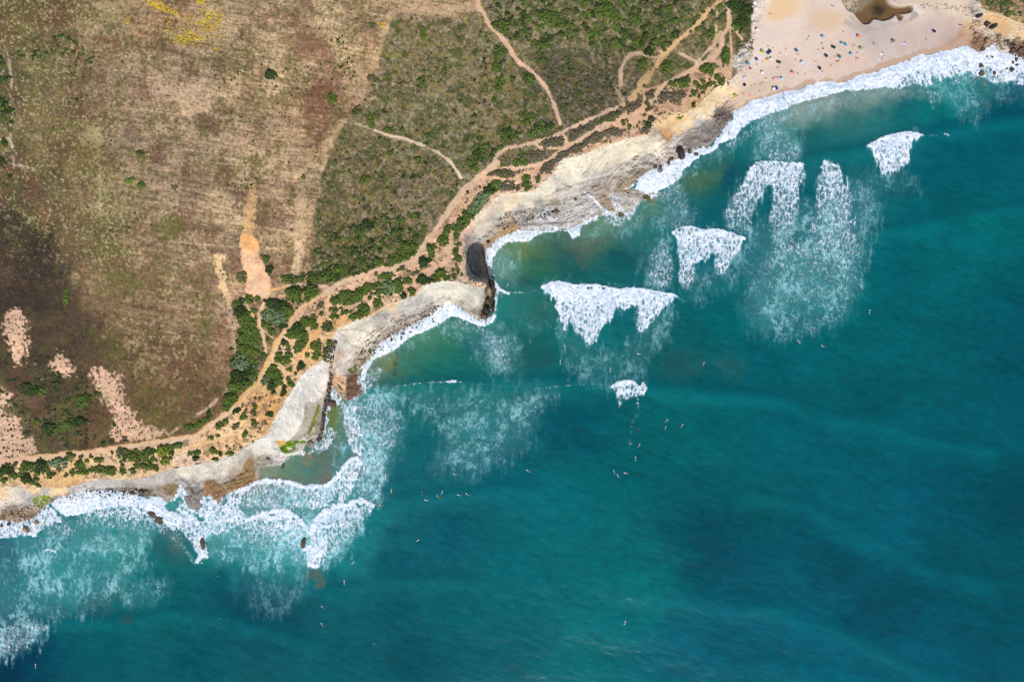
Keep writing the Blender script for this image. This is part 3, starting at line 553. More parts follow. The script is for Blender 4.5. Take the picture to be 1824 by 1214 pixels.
sunk([(214,1098),(226,1090),(238,1096),(238,1106),(222,1110)], (44,80,76), .6, 3); sunk([(150,1070),(200,1060),(215,1070),(180,1092),(140,1090)], (44,76,82), .5, 7); sunk([(265,960),(290,965),(318,990),(310,1010),(275,985)], (42,84,86), .6, 8)
sunk([(288,940),(315,940),(328,965),(330,990),(310,985)], (74,98,92), .6, 7)
sunk([(620,810),(640,805),(650,830),(640,850),(615,845)], (110,92,74), .5, 5); sunk([(615,765),(632,770),(634,788),(622,790)], (112,96,80), .6, 3); sunk([(610,750),(640,750),(640,770),(615,765)], (120,104,90), .3, 4)
sunk([(1200,628),(1260,640),(1230,672),(1180,665)], (48,88,88), .35, 10); sunk([(1290,630),(1330,650),(1310,680),(1280,660)], (52,92,90), .35, 10); sunk([(925,618),(960,610),(990,640),(960,660),(925,650)], (36,84,84), .5, 10); sunk([(945,545),(970,540),(985,560),(965,580),(945,570)], (48,88,82), .45, 7)
for (x, y, r, c) in ((1755,148,5,(110,84,74)),(1765,162,5,(40,88,96)),(1778,165,6,(52,84,88)),(1760,188,6,(88,90,78)),(1790,180,5,(60,84,84)),(1753,170,6,(46,88,92)),(1735,142,3,(112,88,80)),(1745,138,6,(84,92,88)),(1802,178,5,(50,80,88))):
    sunk([(x - r, y), (x, y - r * .7), (x + r, y), (x, y + r * .7)], c, .6, 2)

sunk([(1395,212),(1420,196),(1460,182),(1510,168),(1570,158),(1640,156),(1640,168),(1590,178),(1520,192),(1460,206),(1420,220)], (132,148,140), .6, 8)
# ----------------------------------------------------------------- foam
F = np.zeros(X.shape, np.float32)      # thickness of the foam lace
T = np.zeros(X.shape, np.float32)      # milky, aerated water
n_v = fbm(6, 3, 101, 93, 4.0) + .35 * fbm(3, 2, 102, 93, 2.5)
def foam(poly, dens, soft=4, namp=4, fade=None, nz=None, taper=0, smooth=True, top=None):
    """fade = (x0, y0, v0, x1, y1, v1): thins from one spot to another; taper: denser towards the middle"""
    P = catmull(poly, True, 3) if smooth else poly
    bx = box_of(P, 30); s = sd(P, 28)[bx]
    nz = n_b if nz is None else nz
    m = sstep(-soft, soft, s + namp * nz[bx]) * dens
    if taper: m = m * (.55 + .45 * sstep(0, taper, s))
    if top:
        tp = np.interp(GX[bx[1]], [q[0] for q in top], [q[1] for q in top]).astype(np.float32)[None, :]; m = m * sstep(-3.5, -.5, Y[bx] - tp + 1.2 * n_b[bx]) * (1 + .10 * sstep(14, 2, Y[bx] - tp))
    if fade:
        x0, y0, v0, x1, y1, v1 = fade
        q = np.clip(((X[bx] - x0) * (x1 - x0) + (Y[bx] - y0) * (y1 - y0)) / ((x1 - x0) ** 2 + (y1 - y0) ** 2), 0, 1)
        m = m * (v0 + (v1 - v0) * q)
    F[bx] = np.maximum(F[bx], m)
def crest(line, w, dens, brk=0.0, namp=1.5):
    P = catmull(line, False, 5); bx = box_of(P, 28); d = line_dist(P, 26)[bx]
    m = sstep(w * .5 + 1.6, w * .5 - 1.6, d + namp * n_b[bx]) * dens
    if brk: m = m * sstep(-.25, .35, n_b[bx] * .6 + n_f[bx] * .7 + .5 - brk)
    F[bx] = np.maximum(F[bx], m)
def milk(poly, dens, soft=12, streak=None, namp=10, fade=None):
    P = catmull(poly, True, 3); bx = box_of(P, 60); s = sd(P, 58)[bx]
    m = sstep(-soft, soft * 1.6, s + namp * (.7 * n_a[bx] + 1.2 * n_v[bx])) * dens
    if streak is not None: m = m * (.11 + 1.08 * sstep(-.45, .75, streak[bx]) ** 1.2 + .09 * hf[bx] * sstep(-.2, .6, streak[bx]))
    if fade:
        x0, y0, v0, x1, y1, v1 = fade
        q = np.clip(((X[bx] - x0) * (x1 - x0) + (Y[bx] - y0) * (y1 - y0)) / ((x1 - x0) ** 2 + (y1 - y0) ** 2), 0, 1)
        m = m * (v0 + (v1 - v0) * q)
    T[bx] = np.maximum(T[bx], m)
def ridge(sc, seed, ang=0, ax=1.0):
    wx = X + 5 * fbm(9, 2, seed + 11); wy = Y + 5 * fbm(9, 2, seed + 12)
    a = 1 - 2.2 * np.abs(fbm(sc * .62, 2, seed, ang, ax, wx, wy)); b = 1 - 2.2 * np.abs(fbm(sc * .30, 2, seed + 50, ang, ax * .8, wx, wy)); c = fbm(sc * .3, 2, seed + 51, ang, ax)
    return (.42 * a + .34 * b + .20 * c + .60 * fbm(sc * 3.2, 3, seed + 70, ang, 1.3) - .36).astype(np.float32)
vst = ridge(8, 71, 93, 3.4); dst = ridge(8, 72, 118, 2.8); puff = ridge(9, 73, 100, 1.6)

WV1 = [(966,511),(980,505),(1000,503),(1024,508),(1062,508),(1099,515),(1127,514),(1162,518),(1203,527),(1187,544),(1172,561),(1162,576),(1142,591),(1136,579),(1137,556),(1133,547),(1118,548),(1102,552),(1092,564),(1078,582),(1065,602),(1052,616),(1037,602),(1022,584),(1014,572),(1008,590),(1000,586),(993,560),(986,542),(980,526)]
WV2 = [(1198,414),(1212,405),(1237,404),(1254,411),(1272,407),(1300,414),(1325,424),(1318,444),(1303,467),(1292,484),(1279,491),(1272,479),(1271,456),(1257,464),(1240,470),(1236,494),(1220,526),(1211,504),(1207,466),(1204,436)]
WV3 = [(1345,291),(1360,287),(1390,290),(1430,291),(1428,330),(1422,370),(1414,400),(1408,428),(1382,428),(1370,395),(1374,345),(1368,335),(1352,368),(1340,395),(1325,417),(1300,410),(1292,385),(1305,350),(1325,318)]
WV4 = [(1462,296),(1475,288),(1490,296),(1505,320),(1518,350),(1524,390),(1516,430),(1480,442),(1440,452),(1420,472),(1400,470),(1420,432),(1445,400),(1455,370),(1448,330)]
WV5 = [(1543,260),(1568,248),(1593,240),(1618,235),(1641,240),(1625,250),(1621,265),(1619,290),(1603,300),(1583,318),(1568,305),(1557,280)]
WV6 = [(1090,688),(1100,680),(1122,677),(1137,686),(1146,681),(1151,697),(1133,706),(1122,709),(1108,714),(1103,724),(1097,704)]
WVP = [(405,930),(428,912),(420,892),(432,876),(456,858),(490,854),(520,857),(540,864),(580,862),(600,847),(612,828),(632,813),(642,824),(634,860),(640,892),(664,896),(655,925),(640,952),(620,976),(592,996),(572,1012),(545,1002),(500,985),(440,975),(405,960)]
TP1 = [(960,515),(966,511),(980,505),(1000,503),(1024,508),(1062,508),(1099,515),(1127,514),(1162,518),(1203,527),(1215,532)]; TP2 = [(1190,420),(1198,414),(1212,406),(1237,405),(1254,412),(1272,408),(1300,415),(1325,425),(1335,432)]
foam(WV1, .97, 4, 5, (1050,505,1.04,1050,620,.82), nz=n_v, top=TP1); foam(WV2, .92, 4, 5, (1250,405,1.05,1240,525,.72), nz=n_v, top=TP2); foam(WV3, .86, 4, 5, (1370,290,1.05,1360,430,.62), nz=n_v, top=[(1330,300),(1345,292),(1360,288),(1390,290),(1430,292),(1440,296)])
foam(WV4, .85, 5, 8, (1475,290,1.0,1440,465,.5), nz=n_v); foam(WV5, .98, 4, 4, (1600,240,1.04,1585,318,.82), nz=n_v, top=[(1535,268),(1543,260),(1568,248),(1593,240),(1618,236),(1641,241),(1650,244)]); foam(WV6, .96, 1.5, 3, (1120,680,1.0,1110,722,.7))
crest([(966,511),(980,505),(1000,503),(1024,508),(1062,508),(1099,515),(1127,514),(1162,518),(1203,527)], 5, 1.25); crest([(1198,414),(1212,406),(1237,405),(1254,412),(1272,408),(1300,415),(1325,425)], 4.5, 1.25)
crest([(1345,291),(1360,288),(1390,290),(1430,292)], 4.5, 1.2, .1); crest([(1543,260),(1568,248),(1593,240),(1618,236),(1641,241)], 4.5, 1.2); crest([(1090,688),(1102,680),(1122,678),(1138,689)], 4.5, 1.3); crest([(1462,297),(1475,290),(1488,296)], 5, 1)
crest([(1137,700),(1135,735),(1126,752),(1122,790)], 6, .52, .1, 3)
crest([(960,690),(1000,686),(1060,682),(1092,690)], 2, .8, .25, 1); crest([(690,690),(730,684),(760,681),(800,679),(830,680)], 2.2, .85, .2, 1); crest([(798,680),(812,678)], 3.5, 1.1); crest([(840,682),(900,685),(950,688)], 1.6, .65, .45, 1)
crest([(884,515),(910,520),(940,519),(966,513)], 2.6, .85, .2, 1); crest([(1640,243),(1668,240),(1680,238),(1692,242)], 3, .75, .35); crest([(1203,527),(1220,536)], 5, .6, .2)
foam([(1180,424),(1194,444),(1199,479),(1193,511),(1162,512),(1153,489),(1157,456),(1170,434)], .60, 4, 5)
foam([(1180,314),(1215,325),(1228,370),(1236,402),(1190,408),(1176,385),(1182,350)], .50, 6, 7); foam([(1345,213),(1385,203),(1400,235),(1420,260),(1426,290),(1370,290),(1350,260)], .56, 6, 6)
foam([(1653,160),(1670,165),(1668,190),(1660,196),(1653,180)], .55, 2.5, 3); foam([(858,590),(900,600),(916,640),(905,662),(885,660),(862,630)], .52, 7, 6)
foam([(1530,330),(1560,335),(1566,370),(1555,400),(1540,420),(1532,380)], .34, 6, 6)
foam([(1385,420),(1440,430),(1480,402),(1525,410),(1530,450),(1522,520),(1500,560),(1478,560),(1440,545),(1400,570),(1370,590),(1335,575),(1328,530),(1345,480),(1370,450)], .62, 10, 10, (1440,420,1.05,1420,590,.40))
foam([(968,536),(976,534),(980,545),(974,552),(966,546)], .4, 2, 2)
# shore surf
SB = [(1180,296),(1187,287),(1219,285),(1224,273),(1237,266),(1264,262),(1283,240),(1296,224),(1304,212),(1307,199),(1327,190),(1337,181),(1367,175),(1393,165),(1420,161),(1438,152),(1478,147),(1495,150),(1508,145),(1530,135),(1558,130),(1575,122),(1608,112),(1640,99),(1663,96),(1678,91),(1693,92),(1708,84),(1725,82),(1743,95),(1758,85),(1770,82),(1780,95),(1798,97),(1823,105),(1900,96),(2100,60),(2100,110),(1900,120),(1823,128),(1805,145),(1780,147),(1758,140),(1735,137),(1726,128),(1705,140),(1688,140),(1668,150),(1650,158),(1628,151),(1605,160),(1575,157),(1543,162),(1508,162),(1475,172),(1443,180),(1418,186),(1393,198),(1368,205),(1337,219),(1322,230),(1312,245),(1292,253),(1267,272),(1240,284),(1219,302),(1212,319),(1189,335),(1171,342),(1148,345),(1128,337),(1137,319),(1152,304),(1168,300)]
perp = fbm(4, 3, 103, 68, 4.5)
_keep = F.copy(); F[:] = 0
foam([(x, y - 2 if i < 40 else y) for i, (x, y) in enumerate(SB)], 1.0, 1.5, 3.2, nz=n_b + .8 * n_a, taper=3, smooth=False)
seaw = (np.interp(-dS + 6 * n_b + 6 * n_a, [-5, 3, 7, 20, 34, 50], [1.25, 1.42, 1.30, 1.20, 1.0, .76]) + .30 * perp * sstep(0, 8, -dS)).astype(np.float32)
F[:] = np.maximum(F * seaw, _keep)
foam([(1690,118),(1720,100),(1745,112),(1735,140),(1712,150),(1690,150)], .62, 5, 5); foam([(1740,118),(1800,112),(1860,110),(1850,150),(1800,150),(1760,146)], .80, 5, 5)
foam([(1420,186),(1480,172),(1545,160),(1575,157),(1560,172),(1500,182),(1440,198),(1400,212)], .45, 6, 6)
foam([(1296,250),(1340,225),(1400,205),(1390,222),(1340,240),(1300,265)], .55, 5, 5)
foam([(665,625),(676,613),(696,599),(706,592),(731,579),(753,569),(766,557),(781,547),(796,537),(818,544),(836,559),(853,569),(868,568),(879,556),(882,540),(886,545),(884,572),(862,584),(846,580),(820,568),(804,566),(788,576),(768,587),(731,602),(707,622),(686,634),(668,640),(655,662),(650,680),(640,680),(641,663),(648,650),(660,640)], 1.0, 1.5, 2.5, taper=4, smooth=False)
foam([(820,560),(850,575),(880,590),(905,600),(880,600),(850,595),(815,590),(795,575)], .50, 6, 6)
foam([(640,690),(655,660),(680,650),(678,668),(662,690),(650,706),(636,714),(622,716),(632,704)], .66, 3, 3); foam([(583,712),(600,703),(612,714),(610,722),(590,722),(582,740),(578,748),(580,726)], .85, 2, 2.5); foam([(590,690),(600,697),(598,712),(588,712)], .8, 2, 2)
foam([(606,716),(640,712),(655,700),(680,702),(710,740),(706,790),(690,830),(680,880),(668,898),(640,892),(632,860),(640,812),(618,792),(606,745)], .60, 5, 5)
foam([(612,718),(632,714),(640,745),(650,780),(645,812),(625,800),(612,760)], .80, 4, 5)
foam([(548,806),(560,790),(578,766),(592,760),(600,775),(585,800),(560,808)], .74, 4, 4)
foam([(566,800),(605,790),(612,820),(590,850),(565,845)], .30, 6, 6)
foam(WVP, .50, 6, 7); foam([(430,878),(456,858),(490,855),(520,858),(540,864),(536,900),(500,905),(445,905)], .68, 4, 5); foam([(540,866),(580,863),(600,850),(600,885),(570,905),(548,905)], .78, 3, 3)
crest([(432,876),(456,859),(490,856),(520,859),(540,866),(580,864),(600,850),(612,832),(630,816),(642,822)], 8, 1.15, .0, 3); crest([(552,948),(568,920),(590,906),(620,897),(645,891),(662,898)], 9, 1.12, .0, 3.5); crest([(440,925),(470,914),(505,908),(530,922),(548,945)], 8, 1.05, .0)
foam([(598,855),(615,830),(635,818),(642,830),(632,868),(615,892),(590,905),(600,880)], .84, 4, 6, nz=n_v); foam([(545,1002),(553,952),(570,922),(590,908),(582,945),(590,968),(575,1010),(560,1012)], .84, 4, 6, nz=n_v)
foam([(540,975),(570,970),(574,992),(566,1010),(556,1010),(548,996)], .95, 3, 4)
foam([(438,926),(470,914),(505,908),(530,922),(548,945),(552,985),(505,985),(450,970),(410,955)], .92, 5, 8, (490,908,1.08,478,985,.50), nz=n_v)
foam([(552,948),(568,920),(590,906),(620,897),(664,897),(645,935),(618,965),(592,990),(568,1012),(553,992)], .92, 5, 8, (595,905,1.08,645,975,.52), nz=n_v)
foam([(140,908),(180,892),(215,887),(250,892),(275,908),(310,942),(290,955),(250,945),(200,945),(150,940)], .90, 5, 8, (210,888,1.08,205,950,.50), nz=n_v)
foam([(60,925),(110,925),(140,935),(130,960),(90,955),(60,945)], .55, 6, 7, nz=n_v); foam([(190,945),(260,950),(270,975),(230,985),(190,975)], .42, 6, 7, nz=n_v)
# western surf
foam([(88,895),(118,882),(165,872),(200,873),(240,877),(262,885),(285,884),(300,895),(298,905),(330,930),(300,935),(262,910),(230,902),(190,905),(150,915),(118,920),(100,908)], .98, 2, 2.5, taper=3)
crest([(150,902),(180,892),(215,887),(245,890),(268,905),(292,925),(310,940)], 6, 1.15); foam([(-60,940),(0,926),(30,929),(60,922),(76,908),(90,900),(106,918),(112,926),(80,940),(60,955),(20,956),(-60,965)], .90, 2, 3.5)
foam([(296,915),(318,900),(322,865),(332,880),(344,905),(352,922),(372,930),(362,945),(372,985),(360,1000),(350,985),(340,950),(322,945)], .88, 3, 4); foam([(355,905),(370,888),(395,898),(412,880),(432,872),(430,905),(440,925),(400,935),(362,925)], .90, 2.5, 3.5)
foam([(325,930),(360,925),(405,930),(440,925),(400,950),(370,955),(366,990),(350,985),(335,958)], .82, 3, 4); foam([(284,905),(310,935),(330,970),(352,1000),(345,1002),(318,975),(292,945)], .55, 4, 4)
crest([(282,933),(295,929),(312,940),(325,958)], 3.5, .9, .1); crest([(352,1000),(360,985),(368,990)], 8, 1.0); crest([(364,928),(400,926),(425,918),(445,925)], 4, 1.1)
foam([(400,925),(470,915),(548,945),(552,1002),(510,1000),(450,985),(405,965),(380,960)], .44, 7, 6); foam([(60,915),(110,925),(180,910),(262,905),(285,940),(262,960),(220,945),(170,955),(120,950),(70,950)], .62, 6, 6, (180,905,1.1,180,955,.65))
foam([(115,945),(180,940),(215,960),(200,985),(150,985),(125,970)], .42, 7, 7)
crest([(78,980),(86,978),(98,982)], 5, .9); crest([(-10,975),(10,971),(28,972)], 3, .55, .2)
foam([(-60,1118),(-10,1115),(40,1110),(80,1108),(88,1118),(70,1130),(50,1150),(10,1165),(-60,1180)], .62, 5, 6)
# cove
foam([(866,470),(868,445),(881,429),(896,420),(911,413),(937,408),(964,409),(987,408),(1007,408),(1030,398),(1052,386),(1070,384),(1062,392),(1036,404),(1034,420),(1020,428),(1010,414),(980,412),(958,420),(940,432),(905,432),(888,448),(878,462),(878,495),(870,490)], 1.0, 1.8, 2.5, taper=3, smooth=False)
foam([(873,450),(900,440),(915,445),(910,470),(900,490),(886,505),(876,500)], .48, 5, 5); crest([(882,503),(888,514),(905,522)], 5, 1.1)
foam([(1070,388),(1110,375),(1125,385),(1110,400),(1085,400)], .70, 4, 4); foam([(1135,345),(1170,342),(1180,330),(1196,345),(1180,360),(1150,352)], .55, 5, 5)
# swash left on the rock flats (lies on land too)
FL = [((( 925,408),(960,398),(985,380),(1010,368),(1040,352),(1052,345),(1075,365),(1092,378),(1075,388),(1040,396),(1007,408),(960,410)), .60),
      (((1086,342),(1102,346),(1112,368),(1128,380),(1115,388),(1098,378),(1088,362)), .72), (((1125,368),(1140,350),(1150,345),(1148,356),(1132,376)), .70), (((1110,348),(1135,345),(1140,355),(1122,370),(1112,360)), .30)]
for P, d_ in FL: foam(list(P), d_, 3.5, 4)
crest([(1041,342),(1056,354),(1070,368),(1086,380),(1098,388)], 4, 1.0); crest([(1102,338),(1122,335),(1148,342)], 3, .9)
foam([(1240,245),(1290,215),(1302,210),(1296,226),(1270,250),(1240,266),(1222,270)], .30, 5, 5)
foam([(870,440),(880,432),(884,445),(878,480),(870,478),(866,460)], .45, 3, 3)
foam([(85,898),(100,903),(112,910),(125,920),(118,925),(100,915)], .5, 4, 4); foam([(380,885),(400,880),(410,878),(408,892),(390,898)], .5, 3, 4)
F *= np.where((X < 1150) & (F > .95), 1.12, 1)
F = np.maximum(F, (X < 1300) * (X > -50) * (dS > -8) * .95 * sstep(9, -1, dS + 4 * n_b + 4 * n_a) * sstep(-8, -4, dS) * (1 - .6 * sstep(560, 470, X) * sstep(450, 460, X)) * sstep(-.4, .2, n_a + .5 * n_b + .25))
# milky clouds
milk(WV1, .60, 8, vst, 8); milk(WV2, .60, 8, vst, 8); milk(WV3, .5, 8, vst); milk(WV4, .5, 8, vst); milk(WV5, .3, 6, vst); milk(WVP, .85, 8, dst)
milk([(985,560),(1060,620),(1140,595),(1200,535),(1195,580),(1165,640),(1120,690),(1080,700),(1040,680),(1010,650)], .50, 12, vst, 10, (1080,560,1.1,1080,700,.45))
milk([(1205,500),(1330,430),(1320,480),(1290,510),(1230,540)], .38, 12, vst)
milk([(1330,400),(1540,340),(1545,470),(1500,575),(1370,600),(1325,560)], .62, 14, puff, 10); milk([(1500,330),(1560,300),(1575,360),(1555,430),(1525,440)], .40, 12, vst)
milk([(690,700),(760,690),(840,700),(985,690),(970,740),(950,790),(880,840),(820,842),(765,830),(790,780),(740,740)], .46, 14, dst, 12, (940,690,.8,850,840,1.15))
milk([(800,740),(870,720),(960,700),(940,760),(890,800),(850,830),(780,820)], .62, 12, puff + .5 * dst, 10)
milk([(606,700),(700,690),(725,740),(712,800),(690,860),(670,900),(600,900),(600,780)], .68, 10, vst, 8)
milk([(-60,960),(60,950),(180,930),(270,940),(262,985),(240,1030),(210,1065),(130,1095),(60,1120),(-60,1130)], .66, 14, vst, 12); milk([(50,985),(100,980),(120,1010),(115,1060),(60,1100),(20,1100),(30,1040)], .72, 10, vst); milk([(230,1040),(290,1030),(300,1060),(250,1080),(215,1080)], .48, 12, puff)
milk([(-60,1110),(85,1105),(75,1140),(40,1170),(-60,1190)], .72, 8, puff)
milk([(360,930),(440,905),(540,925),(600,900),(655,900),(640,950),(600,1000),(560,1015),(500,1012),(420,1010),(370,990)], .95, 9, dst, 8); milk([(440,1010),(540,1010),(540,1050),(500,1100),(440,1080)], .22, 14, vst)
milk([(1180,300),(1300,230),(1500,160),(1720,110),(1840,140),(1820,170),(1740,195),(1650,170),(1560,175),(1400,225),(1320,262),(1200,345),(1190,420),(1150,400)], .40, 12, puff); milk([(1680,150),(1760,145),(1765,190),(1730,210),(1690,190)], .50, 14, puff)
milk([(1150,430),(1200,420),(1200,515),(1150,515)], .42, 10, vst); milk([(1340,205),(1400,200),(1430,290),(1340,290)], .45, 10, vst); milk([(1175,310),(1230,310),(1240,410),(1170,410)], .38, 12, puff)
milk([(870,440),(915,430),(930,470),(905,515),(875,510)], .55, 9, puff); milk([(640,640),(760,585),(830,560),(900,600),(880,640),(800,600),(720,630),(670,680)], .45, 10, puff); milk([(850,580),(925,590),(930,670),(860,660)], .36, 12, vst)
milk([(920,415),(1010,412),(1060,395),(1140,345),(1180,345),(1150,400),(1080,430),(1000,425),(930,440)], .32, 12, puff)
milk([(900,520),(970,516),(985,560),(960,600),(910,580)], .16, 14, puff); milk([(1560,300),(1620,300),(1640,340),(1580,350)], .25, 12, vst)

mw = sstep(1.0, -1.0, dS + .5 * n_b)[..., None]
milkc = lin((160, 214, 218))
W = mix(W, milkc, np.clip(T, 0, .92))
# thin foam rafts tint the water around them
W = mix(W, lin((176, 208, 216)), np.clip((F - .25) * .22, 0, .16) + np.clip((F - 1.0) * 1.5, 0, .5))
_g = (W @ np.array([.3,.6,.1],np.float32))[..., None]; W = np.maximum(W * 1.0, 0)
A = A * (1 - mw) + W * mw
_fl = [(925,408),(955,380),(985,362),(1010,356),(1045,345),(1080,345),(1135,345),(1148,350),(1118,386),(1075,386),(1040,396),(1007,410),(960,412)]
_s = sd(_fl, 22); A = mix(A, lin((200,204,204)), sstep(-3, 7, _s + 3 * n_b) * np.clip(.18 + .75 * sstep(-.3, .5, dst), 0, .9) * .85)
mw2 = mw[..., 0]
F = np.clip(F + .0, 0, 1.4)
F = F * np.where(dS > 2.5, 1, 1)
F = np.where((dS > 5) & (X > 1290) & (X < 1740), 0, F)
# water glints painted as white foam specks
def flecks(poly, dens, seed):
    P = poly; bx = box_of(P, 4)
    ins = inside(P)[bx]
    r = np.random.default_rng(seed).random(ins.shape)
    F[bx] = np.maximum(F[bx], np.where(ins & (r < dens * .55), .72, 0))
flecks([(460,1118),(520,1126),(575,1150),(640,1180),(560,1185),(500,1150),(460,1145)], .022, 5); flecks([(260,1016),(400,1020),(380,1045),(330,1040)], .014, 6); flecks([(300,1085),(400,1092),(470,1124),(400,1120),(320,1098)], .016, 7)
flecks([(720,882),(840,878),(835,886),(740,894)], .03, 8); flecks([(110,1108),(240,1108),(230,1116),(110,1122)], .016, 9)
flecks([(540,1160),(620,1130),(690,1135),(600,1200)], .004, 10)
# ================================================================= build the ground and sea sheet
vegz = (.42 * s1 + .5 * np.maximum(s2, 0)) * sm + (.10 * tuft + .05 * fur) * fm
zl = zmac + vegz * (1 - path_m) - path_m * .12
zl = zl + rock_m * (dS > 1) * (.30 * rk + .70 * rk2 + (.32 * strat + .5 * sA + .5 * sB) * (1 - .8 * sstep(.15, .5, cove))) * sstep(0.5, 5, dS)
zl = np.where(pm > .02, zl * (1 - pm) + 1.2 * pm, zl)
# fractured edge of the western slab and the gullies in the ochre cliff
zl = zl + mSo * (1 - path_m) * .25 * fbm(4, 3, 81)
zs = .22 * w1 + .05 * w3 + .03 * w2
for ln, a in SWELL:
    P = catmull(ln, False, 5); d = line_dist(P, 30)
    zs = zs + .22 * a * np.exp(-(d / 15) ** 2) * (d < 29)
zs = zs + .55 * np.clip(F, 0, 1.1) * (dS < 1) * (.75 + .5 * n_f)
Z = np.where(dS > 0, zl, zs * sstep(0, -8, dS)).astype(np.float32)
ZP = np.where(dS > 0, zmac, 0)
K = PX * (HCAM - ZP) / HCAM
WXg = (X - CX) * K; WYg = (CY - Y) * K

def ground_at(px, py):
    """plan position -> world point on the built ground"""
    i = int(np.clip(np.searchsorted(GX, px), 0, NX - 1)); j = int(np.clip(np.searchsorted(GY, py), 0, NY - 1))
    z = float(Z[j, i]); k = PX * (HCAM - z) / HCAM
    return Vector(((px - CX) * k, (CY - py) * k, z))

# smooth shading directions over the whole sheet, shared by every piece of it
def grads(a):
    gy, gx = np.gradient(a); return gx, gy
xu, xv = grads(WXg); yu, yv = grads(WYg); zu, zv = grads(Z)
NR = np.stack([yu * zv - zu * yv, zu * xv - xu * zv, xu * yv - yu * xv], -1)
NR /= np.linalg.norm(NR, axis=-1, keepdims=True) + 1e-9
NR *= np.sign(NR[..., 2:3] + 1e-9)

def nd(nt, t, **kw):
    n = nt.nodes.new(t)
    for k, v in kw.items(): setattr(n, k, v)
    return n
def mathn(nt, op, a, b=None, c=None, clamp=False):
    n = nt.nodes.new('ShaderNodeMath'); n.operation = op; n.use_clamp = clamp
    for i, v in enumerate((a, b, c)):
        if v is None: continue
        if isinstance(v, (int, float)): n.inputs[i].default_value = v
        else: nt.links.new(v, n.inputs[i])
    return n.outputs[0]
def maprange(nt, v, a, b, c, d):
    n = nt.nodes.new('ShaderNodeMapRange'); n.interpolation_type = 'SMOOTHSTEP'
    nt.links.new(v, n.inputs[0])
    for i, q in zip((1, 2, 3, 4), (a, b, c, d)): n.inputs[i].default_value = q
    return n.outputs[0]
def mixc(nt, fac, a, b, mode='MIX'):
    n = nt.nodes.new('ShaderNodeMix'); n.data_type = 'RGBA'; n.blend_type = mode
    for s, v in ((n.inputs[0], fac), (n.inputs[6], a), (n.inputs[7], b)):
        if hasattr(v, 'links'): nt.links.new(v, s)
        elif isinstance(v, (int, float)): s.default_value = v
        else: s.default_value = (*v, 1)
    return n.outputs[2]
def noise(nt, co, scale, detail=3, rough=.55, dist=0):
    n = nt.nodes.new('ShaderNodeTexNoise'); n.inputs['Scale'].default_value = scale
    n.inputs['Detail'].default_value = detail; n.inputs['Roughness'].default_value = rough; n.inputs['Distortion'].default_value = dist
    nt.links.new(co, n.inputs['Vector']); return n.outputs[0]

